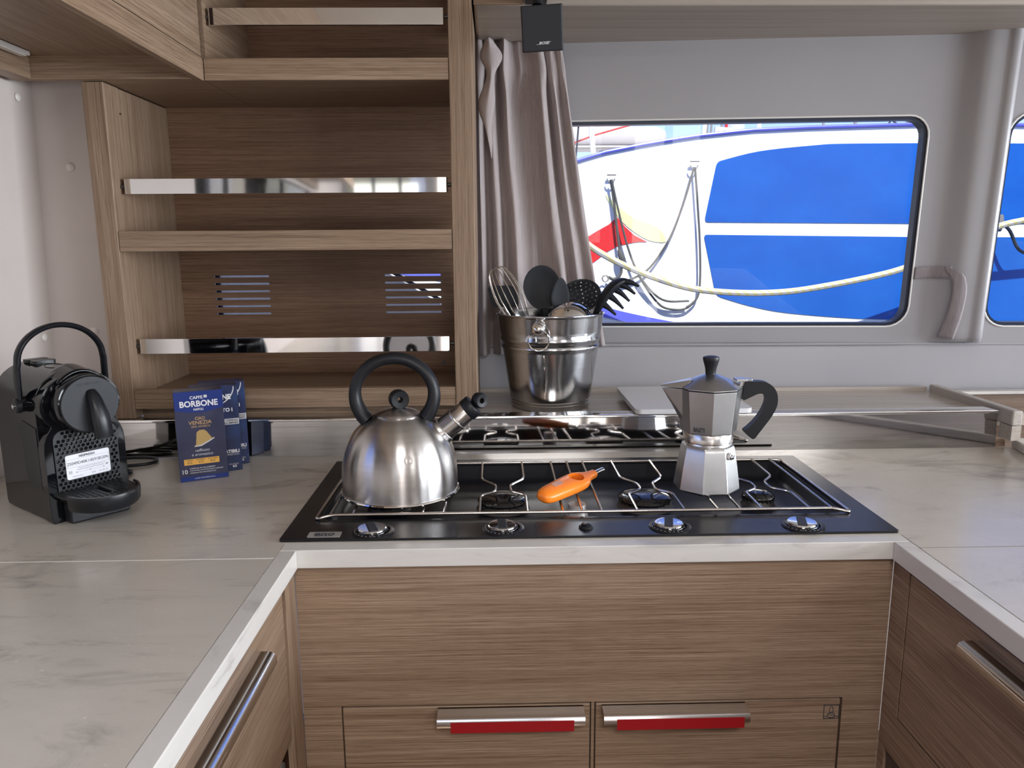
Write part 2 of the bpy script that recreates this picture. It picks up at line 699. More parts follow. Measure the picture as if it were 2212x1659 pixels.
X, Y, Z = 0, 1, 2
KC = .92          # worktop height


# ------------------------------------------------------------------ cabin shell
def W(x, z):
    """inner face of the hull-side wall above the sill"""
    return 1.846 - .078 * x - .05 * (z - 1.103)


struct('floor', MB().box(-1.05, 3.3, -3.3, 1.95, -.04, 0), M['floor'])
# ceiling with two unseen hatch openings, added to let in top light
CX = [-1.05, -.1, .5, 1.5, 2.2, 3.3]
CY = [-3.3, -2.2, -1.4, -.95, -.35, 1.95]
struct('ceiling', MB().cells(CX, CY, 2.03, 2.07, lambda x, y: not ((-.1 < x < .5 and -.95 < y < -.35) or (1.5 < x < 2.2 and -2.2 < y < -1.4))), M['ceil'])
# left wall with an unseen side window further aft, added for more light
struct('wall_left', MB().prism([(-3.3, 0), (1.62, 0), (1.62, 2.03), (-3.3, 2.03)], 0, .06,
       lambda a, b, d: (-.935 + .035 * (b - .92) - d, a, b), holes=[rrect(-2.6, .90, 1.12, 1.635, .08)]), M['liner'])
struct('window_4', MB().prism(rrect(-2.6, .90, 1.12, 1.635, .08), .03, .036, lambda a, b, d: (-.935 + .035 * (b - .92) - d, a, b)), M['glass'])
struct('wall_alcove', MB().box(-.945, -.7745, 1.57, 1.60, .9, 1.70), M['liner'])
# right wall, mostly glazed
struct('wall_right', MB().prism([(-3.3, 0), (1.75, 0), (1.75, 2.03), (-3.3, 2.03)], 0, .06, lambda a, b, d: (3.22 + d, a, b),
       holes=[rrect(-2.9, -.9, .95, 1.75, .08), rrect(-.7, 1.45, .95, 1.75, .08)]), M['gel'])
struct('window_5', MB().prism(rrect(-2.9, -.9, .95, 1.75, .08), .03, .036, lambda a, b, d: (3.22 + d, a, b)), M['glass'])
struct('window_6', MB().prism(rrect(-.7, 1.45, .95, 1.75, .08), .03, .036, lambda a, b, d: (3.22 + d, a, b)), M['glass'])
# rear wall: wide sliding doors to the cockpit
struct('wall_rear', MB().prism([(-1.0, 0), (3.28, 0), (3.28, 2.03), (-1.0, 2.03)], 0, .08, lambda a, b, d: (a, -3.2 - d, b),
       holes=[rrect(-.85, .25, .75, 1.9, .04), rrect(.42, 1.02, .03, 1.95, .04)]), M['gel'])
struct('window_7', MB().prism(rrect(-.85, .25, .75, 1.9, .04), .03, .036, lambda a, b, d: (a, -3.2 - d, b)), M['glass'])
fr = MB()
for x in (-.50, -.13):
    fr.box(x, x + .05, -3.27, -3.22, .75, 1.9)
for x in (.69,):
    fr.box(x, x + .07, -3.27, -3.22, .03, 1.95)
struct('door_1', fr, M['dark_frame'], bevel=.004)

# window wall (upper part, leaning in and running slightly aslant)
W1 = [(-.70, 1.1435)] + [(.9805 - .05 + .05 * math.sin(math.radians(a)), 1.1435 + .05 - .05 * math.cos(math.radians(a))) for a in range(0, 91, 15)] \
    + [(.9805 - .045 + .045 * math.cos(math.radians(a)), 1.6225 - .045 + .045 * math.sin(math.radians(a))) for a in range(0, 91, 15)] + [(-.70, 1.6225)]


def inset(poly, d):
    n = len(poly)
    out = []
    area = sum(poly[i][0] * poly[(i + 1) % n][1] - poly[(i + 1) % n][0] * poly[i][1] for i in range(n))
    s = 1 if area > 0 else -1
    for i in range(n):
        p0, p1, p2 = V(poly[i - 1]), V(poly[i]), V(poly[(i + 1) % n])
        a = (p1 - p0).normalized(); b = (p2 - p1).normalized()
        na = V((-a.y, a.x)) * s; nb = V((-b.y, b.x)) * s
        nn = (na + nb)
        nn = nn / max(.3, nn.length_squared) * 2
        q = p1 + nn * d
        out.append((q.x, q.y))
    return out


W2 = rrect(1.154, 2.75, 1.1435, 1.6255, .05)
wplace = lambda a, b, d: (a, W(a, b) + d, b)
struct('wall_window', MB().prism([(-1.05, 1.104), (-.775, 1.104), (3.3, 1.104), (3.3, 2.04), (-1.05, 2.04)], 0, .018, wplace, holes=[W1, W2]), M['gel'])
for nm, PW in (('trim_1', W1), ('trim_2', W2)):   # dark rubber frames behind the opening
    struct(nm, MB().prism(inset(PW, .0004), .0020, .0235, wplace, holes=[inset(PW, .009)]), M['seal'])
for nm, PW in (('trim_3', W1), ('trim_4', W2)):   # thin pale bead around each opening
    pts = [wplace(a, b, -.001) for a, b in PW]
    struct(nm, MB().tube(pts, .0022, 8, closed=True), M['white'], smooth=True)
struct('window_1', MB().prism(inset(W1, -.006), .024, .030, wplace), M['glass'])
struct('window_2', MB().prism(inset(W2, -.006), .024, .030, wplace), M['glass'])
# translucent sheet added to glow behind the shelf slots, cut on the slant
struct('trim_9', MB().prism([(-.715, 1.135), (-.030, 1.135), (-.258, 1.2705), (-.715, 1.542)], .0100, .0110, wplace), M['slot_glow'])
struct('trim_10', MB().prism([(-.024, 1.138), (-.010, 1.138), (-.248, 1.2795), (-.700, 1.548), (-.700, 1.533)], .0085, .0115, wplace), M['seal'])
# outer skin so the cabin side is closed from outside
struct('wall_outer', MB().prism([(-1.1, 0), (3.35, 0), (3.35, 2.08), (-1.1, 2.08)], .042, .06, wplace, holes=[inset(W1, -.02), inset(W2, -.02)]), M['hull'])


def lowwall(x):
    return min(1.805 - .034 * x, 1.846 - .078 * x - .003)


# lower wall between ledge and sill, with a rounded lip
prof = [(.0, .95), (.0, 1.092), (.003, 1.099), (.010, 1.103), (.03, 1.105), (.075, 1.105)]
g = MB()
g.grid(lambda u, v: (lambda i: (-.9 + u * 4.15, lowwall(-.9 + u * 4.15) + prof[i][0], prof[i][1]))(round(v * (len(prof) - 1))), 24, len(prof))
struct('wall_sill', g, M['gel'], smooth=True)
struct('trim_5', MB().tube([(x, lowwall(x) + .004, 1.1015) for x in (-.05, 1.0, 3.2)], .0035, 10), M['gel'], smooth=True)


# moulded pillar between the windows
PILL = [(1.004, 0), (1.020, .0005), (1.030, .003), (1.040, .009), (1.052, .020), (1.064, .031), (1.074, .037), (1.084, .039), (1.096, .0395), (1.106, .0395), (1.111, .040), (1.115, .044), (1.120, .0475), (1.1265, .0485), (1.133, .0465), (1.139, .041), (1.143, .032), (1.146, .016), (1.148, .0)]
PILL = [(a, b * .78) for a, b in PILL]


def pill_depth(x):
    if x <= PILL[0][0] or x >= PILL[-1][0]:
        return 0.0
    for (x0, d0), (x1, d1) in zip(PILL[:-1], PILL[1:]):
        if x <= x1:
            return d0 + (d1 - d0) * (x - x0) / (x1 - x0)


def pillar():
    px = PILL
    zs = [1.108, 1.114, 1.122, 1.14, 1.2, 1.3, 1.4, 1.5, 1.6, 1.7, 1.80]
    def fn(u, v):
        x, d = px[round(u * (len(px) - 1))]
        j = round(v * (len(zs) - 1))
        z = zs[j]
        k = min(1.0, (.55, .85, .97, 1)[min(j, 3)])
        flare = (.012, .005, .002, 0)[min(j, 3)]
        x += flare * (1 if x > 1.07 else -1) * .4
        return (x, W(x, z) - d * k * 1.0, z)
    return MB().grid(fn, len(px), len(zs))


struct('trim_6', pillar(), M['gel'], smooth=True)
# soffit over the window
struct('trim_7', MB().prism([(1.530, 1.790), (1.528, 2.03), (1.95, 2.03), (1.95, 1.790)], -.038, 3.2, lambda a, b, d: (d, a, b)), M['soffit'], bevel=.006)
struct('trim_8', MB().box(-.038, .056, 1.5245, 1.5275, 1.7905, 1.99), M['wx'])

# ------------------------------------------------------------------ worktop
t = thing('worktop', 'U-shaped pale grey marbled worktop around the hob', 'worktop', (.14, 1.0, KC - .03))
hx0, hx1, hy0, hy1 = -.300, .570, 1.052, 1.415
xs = [-.93, -.3105, hx0, hx1, .589, 1.068]
ys = [-1.0, 1.026, hy0, hy1, 1.488]
sl = MB().cells(xs, ys, KC - .028, KC, lambda x, y: not (hx0 < x < hx1 and hy0 < y < hy1) and not (-.3105 < x < .589 and y < 1.026))
sl.build('slab', M['stone'], t)
e = MB().box(-.3103, -.2861, -1.0, .9995, .8925, KC)
e.build('edge_trim', M['edge'], t, bevel=.0015)
MB().box(-.3103, .5885, 1.0, 1.0258, .8925, KC).build('edge_trim', M['edge'], t, bevel=.0015)
MB().box(.5645, .5885, -1.0, .9995, .8925, KC).build('edge_trim', M['edge'], t, bevel=.0015)
MB().box(-.93, -.3105, .9735, .9755, KC, KC + .0004).build('seam', mat('seam_light', (.7, .68, .64), .4), t)
MB().box(.589, 1.06, .9745, .9765, KC, KC + .0004).build('seam', mat('seam_dark', (.30, .28, .27), .5), t)
# raised rim along the far right of the worktop
MB().prism([(1.068, 1.488), (1.093, 1.488), (.86, .52), (.834, .52)], KC, KC + .02, lambda a, b, d: (a, b, d)).build('raised_rim', M['edge'], t, bevel=.003)

# ------------------------------------------------------------------ base cabinets
t = thing('base_cabinet', 'oak cabinet front below the hob with two drawers', 'cabinet', (.14, 1.3, 0))
Yf = 1.010
fas = MB()
xs = [-.2937, -.2372, .1344, .1396, .5115, .572]
fas.prism([(-.2935, .05), (.5725, .05), (.5725, .8905), (-.2935, .8905)], 0, .018, lambda a, b, d: (a, Yf + d, b), holes=[[(-.2372, .30), (.1346, .30), (.1346, .6695), (-.2372, .6695)], [(.1394, .30), (.5135, .30), (.5135, .6690), (.1394, .6690)]])
fas.build('face_frame', M['wx'], t)
MB().box(-.29, .57, 1.05, 1.40, .05, .06).build('carcass', M['wx'], t)


def finger_pull(x0, x1, yf, zt, parent, tape=None):
    h = MB()
    pr = [(yf + .002, zt), (yf - .020, zt), (yf - .0262, zt - .002), (yf - .029, zt - .007), (yf - .0285, zt - .013), (yf - .026, zt - .017),
          (yf - .024, zt - .0165), (yf - .0262, zt - .012), (yf - .0262, zt - .0072), (yf - .0235, zt - .0035), (yf - .019, zt - .002), (yf + .002, zt - .002)]
    h.prism(pr, x0, x1, lambda a, b, d: (d, a, b))
    o = h.build('handle', M['handle'], parent, smooth=True)
    o['label'] = 'brushed steel finger pull'
    if tape:
        tp = MB().prism([(yf - .0295, zt - .006), (yf - .0293, zt - .019 - .004), (yf - .0285, zt - .023), (yf - .0283, zt - .006)], tape[0], tape[1], lambda a, b, d: (d, a, b))
        q = tp.build('tape', M['red_tape'], o)
        q['label'] = 'strip of red tape under the pull'


for x0, x1, h0, h1, tp in ((-.2358, .1330, -.094, .1225, (-.0740, .1062)), (.1410, .5105, .1500, .3650, (.1690, .3560))):
    d = MB().box(x0, x1, Yf - .001, Yf + .017, .31, .6668)
    dd = d.build('drawer_front', M['wx'], t, bevel=.002)
    finger_pull(h0, h1, Yf - .001, .6655, dd, tp)
    if x0 > 0:
        lg = MB()
        def sq(a0, a1, b0, b1):
            lg.box(a0, a1, Yf - .0018, Yf - .0008, b0, b1)
        sq(.4855, .5092, .6568, .6576); sq(.4855, .5092, .6345, .6353); sq(.4855, .4863, .6345, .6576); sq(.5084, .5092, .6345, .6576)
        sq(.4863, .491, .6382, .6388); sq(.504, .5084, .6382, .6388)
        fl = [(.4973 + .0028 * math.sin(a) * (1 if a < PI else 1) * (1 - .35 * math.cos(a)), .650 + .0052 * math.cos(a)) for a in [k * PI / 8 for k in range(16)]]
        lg.tube([(p[0], Yf - .0013, p[1]) for p in fl], .0005, 5, closed=True)
        lg.tube([(.4915, Yf - .0013, .6385), (.4925, Yf - .0013, .6425), (.4955, Yf - .0013, .6442), (.499, Yf - .0013, .6442), (.5022, Yf - .0013, .6425), (.5035, Yf - .0013, .638), (.500, Yf - .0013, .6362), (.4945, Yf - .0013, .6362)], .0007, 5, closed=True)
        lg.tube([(.494, Yf - .0013, .6402), (.4975, Yf - .0013, .6412), (.501, Yf - .0013, .640)], .0006, 5)
        lo = lg.build('flame_emblem', M['print_dark'], dd)

t = thing('side_cabinet', 'oak cabinet under the left worktop with long steel pull', 'cabinet', (-.6, .4, 0))
MB().box(-.93, -.335, -.95, 1.0, .06, .89).build('carcass', M['wy'], t)
MB().box(-.3055, -.2940, .9615, 1.0095, .05, .8915).build('corner_post', M['wz'], t, bevel=.001)
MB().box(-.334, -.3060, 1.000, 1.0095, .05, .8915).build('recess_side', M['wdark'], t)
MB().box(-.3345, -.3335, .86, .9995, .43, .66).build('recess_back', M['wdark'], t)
dr = MB().box(-.317, -.2975, -.20, .9590, .6535, .884)
dd = dr.build('drawer_front', M['wy'], t, bevel=.0015)
MB().box(-.317, -.2975, -.9, .9590, .06, .42).build('lower_front', M['wy'], t, bevel=.0015)
h = MB()
zt = .8610
pr = [(-.2975, zt), (-.2790, zt), (-.2735, zt - .002), (-.2705, zt - .007), (-.2705, zt - .015), (-.2730, zt - .019), (-.2748, zt - .018), (-.2732, zt - .014), (-.2732, zt - .008), (-.2755, zt - .0035), (-.280, zt - .002), (-.2975, zt - .002)]
h.prism(pr, .22, .835, lambda a, b, d: (a, d, b))
h.build('handle', M['handle'], dd, smooth=True)['label'] = 'long brushed steel finger pull'
# socket in the recess under that drawer
t = thing('power_socket', 'white socket with a black insert below the left drawer', 'socket', (-.334, .985, .50))
MB().prism(rrect(.90, .998, .44, .592, .008), -.335, -.322, lambda a, b, d: (d, a, b)).build('plate', M['offwhite'], t, bevel=.003)
MB().prism(rrect(.912, .986, .46, .572, .006), -.322, -.318, lambda a, b, d: (d, a, b)).build('insert', M['black_plastic'], t, bevel=.002)

t = thing('appliance_cabinet', 'oak cabinet under the right worktop with a recessed panel', 'cabinet', (.8, .4, 0))
MB().box(.61, 1.03, -.95, .999, .06, .89).build('carcass', M['wy'], t)
pf = MB()
pf.prism([(-.95, .06), (1.009, .06), (1.009, .8905), (-.95, .8905)], .573, .590, lambda a, b, d: (d, a, b),
         holes=[[(-.50, .660), (.9680, .660), (.9680, .887), (-.50, .887)], [(.80, .45), (.992, .45), (.992, .597), (.80, .597)]])
pf.build('face_frame', M['wy'], t)
dd = MB().box(.5735, .589, -.49, .9660, .6625, .8845).build('drawer_front', M['wy'], t, bevel=.0018)
h = MB()
pr = [(.5735, .872), (.553, .872), (.548, .870), (.5455, .865), (.5455, .858), (.548, .854), (.550, .855), (.5485, .859), (.5485, .864), (.551, .8685), (.5735, .870)]
h.prism(pr, .20, .812, lambda a, b, d: (a, d, b))
h.build('handle', M['handle'], dd, smooth=True)['label'] = 'long brushed steel finger pull'
o = MB().prism(rrect(.80, .992, .45, .597, .006), .5775, .5865, lambda a, b, d: (d, a, b), holes=[rrect(.818, .974, .47, .580, .004)])
o.build('recess_frame', mat('brown_plastic', (.09, .065, .055), .45), t, bevel=.002)
MB().box(.598, .602, .80, .992, .45, .597).build('recess_back', M['wy'], t)

# ------------------------------------------------------------------ splashback and ledge
t = thing('splashback', 'mirror-polished steel splashback behind the hob with folded top', 'splashback', (.14, 1.49, KC))
MB().prism([(1.4883, KC + .0002), (1.4927, .993), (1.4937, .993), (1.4893, KC + .0002)], -.93, 1.0355, lambda a, b, d: (d, a, b)).build('panel', M['mirror'], t)
MB().prism([(1.4840, .9935), (1.4835, .997), (1.4850, .9995), (1.4880, 1.0), (1.5200, 1.0), (1.5200, .9985), (1.4885, .9982), (1.4870, .9970), (1.4868, .9935)], -.93, 1.0355, lambda a, b, d: (d, a, b)).build('folded_lip', M['chrome'], t, smooth=True)
t = thing('wall_ledge', 'wooden ledge along the window wall behind the splashback', 'ledge', (.3, 1.6, .93))
led = MB().prism([(-.93, 1.4945), (1.105, 1.4945), (1.105, lowwall(1.105) - .001), (-.72, lowwall(-.72) - .001), (-.72, 1.567), (-.93, 1.567)], .965, .9895, lambda a, b, d: (a, b, d))
led.build('ledge_board', M['laminate'], t)
MB().prism([(-.10, lowwall(-.10) - .012), (1.035, lowwall(1.035) - .012), (1.035, lowwall(1.035) - .001), (-.10, lowwall(-.10) - .001)], .9895, .9985, lambda a, b, d: (a, b, d)).build('upstand', M['laminate'], t)
MB().box(-.92, 1.06, 1.4945, 1.51, KC, .965).build('riser', M['wx'], t)
fd = MB().box(1.036, 1.0570, 1.447, 1.745, .975, 1.0065)
fd.build('fiddle_rail', M['laminate_y'], t, bevel=.0035)
MB().box(1.0385, 1.0465, 1.449, 1.486, .9435, .9745).build('rail_foot', M['laminate'], t)
MB().box(1.0480, 1.0600, 1.452, 1.486, .9435, .9745).build('rail_foot', M['laminate'], t)
t = thing('locker', 'wood-lined locker recess at the right end of the ledge', 'locker', (1.4, 1.6, .8))
MB().box(1.075, 1.55, 1.700, 1.708, .80, .990).build('back_panel', M['wgrey'], t)
MB().box(1.075, 1.55, 1.690, 1.712, .990, .998).build('top_edge', M['edge'], t, bevel=.002)
MB().box(1.110, 1.55, 1.0, 1.699, .795, .80).build('base_panel', M['wgrey'], t)

# ------------------------------------------------------------------ shelf unit
t = thing('shelf_unit', 'open oak shelf unit with chrome rails against the wall', 'shelf', (-.41, 1.6, 1.0))
SX0, SX1 = -.7342, -.0855
up = MB().box(-.7740, SX0, 1.495, 1.5545, 1.0005, 1.6485)
up.build('side_post', M['wz'], t, bevel=.0012)
MB().box(-.7700, SX0 - .0015, 1.555, 1.776, 1.0185, 1.6475).build('side_panel', M['wz'], t)
MB().box(SX1, -.0415, 1.495, 1.735, 1.0005, 2.03).build('side_post', M['wz'], t, bevel=.0012)
slots = []
for x0, x1, n in ((-.661, -.532, 6), (-.2628, -.1308, 6)):
    for k in range(n):
        z = 1.2745 - k * .0174
        slots.append(rrect(x0, x1, z - .0024, z + .0024, .0022, 3))
bp = MB().prism([(-.769, .99), (-.0862, .99), (-.0862, 1.656), (-.769, 1.656)], 0, .007, lambda a, b, d: (a, 1.777 + d, b), holes=slots)
bp.build('back_panel', M['wback_shaded'], t)
MB().prism([(-.769, .99), (-.0862, .99), (-.0862, 1.656), (-.769, 1.656)], 0, .001, lambda a, b, d: (a, 1.7842 + d, b), holes=slots).build('bounce_sheet', M['white'], t)  # white sheet added behind the slots to bounce light into the gap
MB().box(-.5440, -.0862, 1.777, 1.784, 1.6895, 2.03).build('back_panel', M['wback_shaded'], t)
sh = MB().box(SX0 + .0008, SX1 - .0008, 1.4960, 1.7765, 1.3345, 1.3735)
sh.build('shelf_board', M['wx'], t, bevel=.0012)
sh = MB().box(SX0 + .0008, SX1 - .0008, 1.4960, 1.5150, 1.0205, 1.0590).box(SX0 + .0008, SX1 - .0008, 1.5150, 1.7765, 1.0205, 1.0450)
sh.build('shelf_board', M['wx'], t)
MB().box(SX0 + .0008, SX1 - .0008, 1.525, 1.535, .9900, 1.0200).build('plinth', M['wx'], t)
sh = MB().box(-.5440, SX1 - .0008, 1.4960, 1.7765, 1.6500, 1.6895).box(-.7730, -.5450, 1.4960, 1.7765, 1.6500, 1.6895)
sh.build('shelf_board', M['wx'], t, bevel=.0012)
MB().box(-.5600, -.5440, 1.510, 1.7765, 1.69, 2.03).build('side_panel', M['wy'], t)
for x0, x1, z0, z1 in ((-.7270, -.0945, 1.4455, 1.4742), (-.7270, -.0955, 1.1292, 1.1592), (-.5390, -.0935, 1.7548, 1.7848)):
    rl = MB().prism(rrect(x0, x1, 1.5235, 1.5320, .003, 4), z0, z1, lambda a, b, d: (a, b, d))
    ro = rl.build('shelf_rail', M['chrome'], t, smooth=True, bevel=.0008)
    ro['label'] = 'polished chrome shelf rail'
    for xx, xw in ((x0, x0 - .0075), (x1, x1 + .0085)):
        MB().tube([(xx, 1.5277, (z0 + z1) / 2), (xw, 1.5277, (z0 + z1) / 2)], .0040, 12).build('mount', M['iron'], ro, smooth=True)
sc_ = MB().lathe([(0, .0015), (.0045, .0012), (.005, 0), (.005, -.003)], 16, M=Matrix.Rotation(PI / 2, 4, 'X'))
sc_.xf(Matrix.Translation((-.1275, 1.777, 1.0655)))
sc_.build('screw', M['iron'], t, smooth=True)
sc_ = MB().lathe([(0, .001), (.002, .001), (.002, -.001)], 12, M=Matrix.Rotation(PI / 2, 4, 'Y'))
sc_.xf(Matrix.Translation((-.7338, 1.5525, 1.600)))
sc_.build('screw', M['iron'], t, smooth=True)

# ------------------------------------------------------------------ overhead cabinet
t = thing('overhead_cabinet', 'oak overhead cabinet running along the left side at the ceiling', 'cabinet', (-.7, .6, 1.65))
MB().box(-.5595, -.5452, -1.2, 1.4945, 1.6490, 1.6900).build('bottom_rail', M['wy'], t, bevel=.001)
MB().box(-.5595, -.5460, -1.2, 1.4935, 1.6915, 2.028).build('cabinet_door', M['wy'], t, bevel=.001)
MB().box(-.8900, -.5600, 1.4775, 1.4940, 1.6490, 1.7100).build('back_rail', M['wx'], t, bevel=.001)
MB().box(-.8900, -.8540, -1.2, 1.4770, 1.6490, 1.7100).build('wall_rail', M['wy'], t, bevel=.001)
MB().box(-.8535, -.5600, -1.2, 1.4770, 1.6905, 1.7050).build('base_panel', M['wy'], t)
t = thing('strip_lamp', 'short white strip lamp under the overhead cabinet', 'lamp', (-.842, 1.30, 1.69))
MB().box(-.8520, -.8330, 1.16, 1.446, 1.6825, 1.6895).build('housing', M['white'], t, bevel=.001)
MB().box(-.8490, -.8370, 1.17, 1.44, 1.6805, 1.6823).build('diffuser', mat('lamp_diffuser', (.85, .84, .82), .3), t)

# screw caps
def cap(x, y, z, ax, label):
    Mx = Matrix.Rotation(PI / 2, 4, 'X') if ax == 'y' else Matrix.Rotation(PI / 2, 4, 'Y')
    mb = MB().lathe([(.0085, 0), (.0085, .0015), (.0065, .0035), (.003, .0046), (0, .005)], 20, M=Mx)
    mb.xf(Matrix.Translation((x, y, z)))
    tag(mb.build('screw_cap', M['offwhite'], None, smooth=True, origin=(x, y, z)), label, 'screw cap', 'screw caps on the cabin walls')


cap(-.851, 1.5698, 1.5018, 'y', 'upper round cap on the pinkish wall beside the shelf unit')
cap(-.839, 1.5698, 1.1712, 'y', 'lower round cap on the pinkish wall beside the shelf unit')
cap(-.9095, 1.521, 1.626, 'x', 'upper round white cap on the far left wall')
cap(-.9262, 1.541, 1.1629, 'x', 'lower round white cap on the far left wall, seen through the machine handle')
# ------------------------------------------------------------------ gas hob
t = thing('gas_hob', 'black four-burner gas hob set into the worktop', 'hob', (.135, 1.23, KC))
pl = MB().prism(rrect(-.3195, .5890, 1.0300, 1.4330, .004, 3), KC + .0003, KC + .004, lambda a, b, d: (a, b, d), holes=[rrect(-.278, .547, 1.108, 1.398, .02)])
pl.build('hob_plate', M['hob'], t, bevel=.001)


def pan(u, v):
    ring = [(0.0, KC + .003), (.003, KC + .000), (.010, KC - .020), (.020, KC - .026), (.14, KC - .0265)]
    i = round(v * 4)
    ins, z = ring[i]
    P = rrect(-.279 + ins, .548 - ins, 1.107 + ins, 1.399 - ins, max(.003, .022 - ins * .1), 6)
    p = P[int(round(u * len(P))) % len(P)]
    return (p[0], p[1], z)


np_ = len(rrect(0, 1, 0, 1, .1, 6))
g = MB().grid(pan, np_, 5, closed_u=True)
g.box(-.15, .42, 1.23, 1.27, KC - .0275, KC - .0266)
g.build('pan_recess', M['pan'], t, smooth=True, bevel=0)
bx = [(-.190, .036), (.0070, .0440), (.2540, .0470), (.4515, .028)]
for i, (x, r_) in enumerate(bx):
    zb = KC - .0265
    mb = MB().lathe([(r_ * 1.05, 0), (r_ * .95, .004), (r_ * .85, .010), (r_ * .9, .013), (0, .013)], 32, c=(x, 1.237, zb))
    bo = mb.build('burner', M['iron'], t, smooth=True)
    bo['label'] = 'gas burner with a glossy black cap'
    cp = MB().lathe([(r_ * .98, .0135), (r_ * 1.0, .0155), (r_ * .97, .0175), (r_ * .80, .0215), (r_ * .5, .0240), (0, .025)], 36, c=(x, 1.237, zb))
    cp.build('burner_cap', M['burner'], bo, smooth=True)
    cr = MB()
    for k in range(20):
        a = 2 * PI * k / 20
        cr.box(-.0008, .0008, -.002, .002, 0, .004)
        for q in range(8):
            cr.v[-1 - q] = Matrix.Rotation(a, 3, 'Z') @ (cr.v[-1 - q] + V((0, -r_ * .93, .0095))) + V((x, 1.237, zb))
    cr.build('flame_port', M['iron'], bo)['kind'] = 'stuff'
mb = MB().lathe([(.0165, 0), (.0155, .003), (.0150, .004), (.0150, .017), (.0143, .0182), (0, .0182)], 32, c=(.1283, 1.172, KC - .0265 + .0105))
mb.lathe([(.018, 0), (.018, .0105), (.0165, .0105)], 32, c=(.1283, 1.172, KC - .0265))
o = mb.build('safety_post', mat('post_silver', (.42, .40, .38), .45, .4), t, smooth=True)
o['label'] = 'short round steel cap between the burners'
knob_at = [(-.189, 1.0575, .35), (.0046, 1.0620, .06), (.2542, 1.0595, -.22), (.4537, 1.0555, -.28)]
for i, (x, y, rz) in enumerate(knob_at):
    z = KC + .004
    k = MB().lathe([(.0315, 0), (.0315, .0012), (.030, .0022), (.0245, .0024)], 48, c=(x + .002, y, z))
    ko = k.build('control_knob', M['hob'], t, smooth=True)
    c = MB().lathe([(.0240, .001), (.0240, .0035), (.0235, .0042), (.0215, .0045)], 48, c=(x, y, z))
    c.build('bezel', M['black_gloss'], ko, smooth=True)
    c = MB().lathe([(.0213, .003), (.0213, .0062), (.0203, .0072), (.018, .0068), (0, .0062)], 48, c=(x, y, z))
    c.build('dish', M['chrome'], ko, smooth=True)
    gp = MB().box(-.0064, .0064, -.0190, .0190, .004, .0088)
    gp.xf(Matrix.Translation((x, y, z)) @ Matrix.Rotation(rz, 4, 'Z'))
    gp.build('grip', M['grey_plastic'], ko, bevel=.001)
    tk = MB()
    for q in range(9):
        a = math.radians(188 + q * 13.5)
        tk.lathe([(.0013 + .0001 * q * 0, .0005), (0, .0008)], 8, c=(x + .002 + .0275 * math.cos(a), y + .0275 * math.sin(a), z + .0021))
    for q in range(3):
        a = math.radians(162 + q * 9)
        tk.lathe([(.0010, .0005), (0, .0008)], 8, c=(x + .002 + .0275 * math.cos(a), y + .0275 * math.sin(a), z + .0021))
    tk.build('dial_mark', M['print_grey'], ko)['kind'] = 'stuff'
mb = MB().lathe([(.0105, 0), (.0105, .002), (.009, .0035), (.0075, .0035)], 28, c=(.1299, 1.0612, KC + .004))
bo = mb.build('ignition_button', M['black_plastic'], t, smooth=True)
MB().lathe([(.0070, .002), (.0070, .0055), (.006, .0062), (0, .0062)], 24, c=(.1299, 1.0612, KC + .004)).build('push_cap', M['black_satin'], bo, smooth=True)
bd = MB().prism(rrect(-.2810, -.2330, 1.0375, 1.0570, .002, 3), KC + .004, KC + .0048, lambda a, b, d: (a, b, d))
bo = bd.build('badge', mat('badge_silver', (.42, .41, .39), .4, .35), t)
tx = text_mb('eno', .0190, (-.257, 1.0485, KC + .0050), (1, 0, 0), (0, 1, 0), bold=.0005, width=.0300)
tx.build('lettering', M['print_dark'], bo)
tx = text_mb('ELECTRONIC', .0032, (-.257, 1.0400, KC + .0050), (1, 0, 0), (0, 1, 0), width=.0270)
tx.build('lettering', M['print_dark'], bo)

# wire pan support (lifts off)
t = thing('pan_support', 'steel wire pan support lying over the hob burners', 'pan support', (.135, 1.23, KC + .004))
zf, zc = KC + .0105, KC + .0062
fr = round_corners([(-.284, 1.395, zc), (-.284, 1.104, zc), (-.262, 1.112, zf), (.528, 1.112, zf), (.551, 1.102, zc), (.549, 1.392, zc), (.527, 1.3850, zf), (-.262, 1.3850, zf), (-.284, 1.395, zc)], .012, 5)
MB().tube(fr, .0027, 10).build('frame', M['wire'], t, smooth=True)


def bar(x, bend=0.0):
    z = zf + .0005
    if not bend:
        p = [(x, 1.112, z), (x, 1.385, z)]
    else:
        p = round_corners([(x, 1.112, z), (x, 1.193, z), (x + bend, 1.214, z), (x + bend, 1.246, z), (x, 1.281, z), (x, 1.385, z)], .010, 5)
    MB().tube(p, .0023, 8).build('bar', M['wire'], t, smooth=True)


for x, b in ((-.262, 0), (-.228, .022), (-.152, -.022), (-.119, 0), (-.086, 0), (-.0305, .0255), (.0445, -.0245), (.1000, 0), (.1305, 0), (.1607, 0), (.2170, .0245), (.2910, -.0245),
             (.3440, 0), (.3795, 0), (.4140, .0255), (.4885, -.0250), (.5230, 0)):
    bar(x, b)

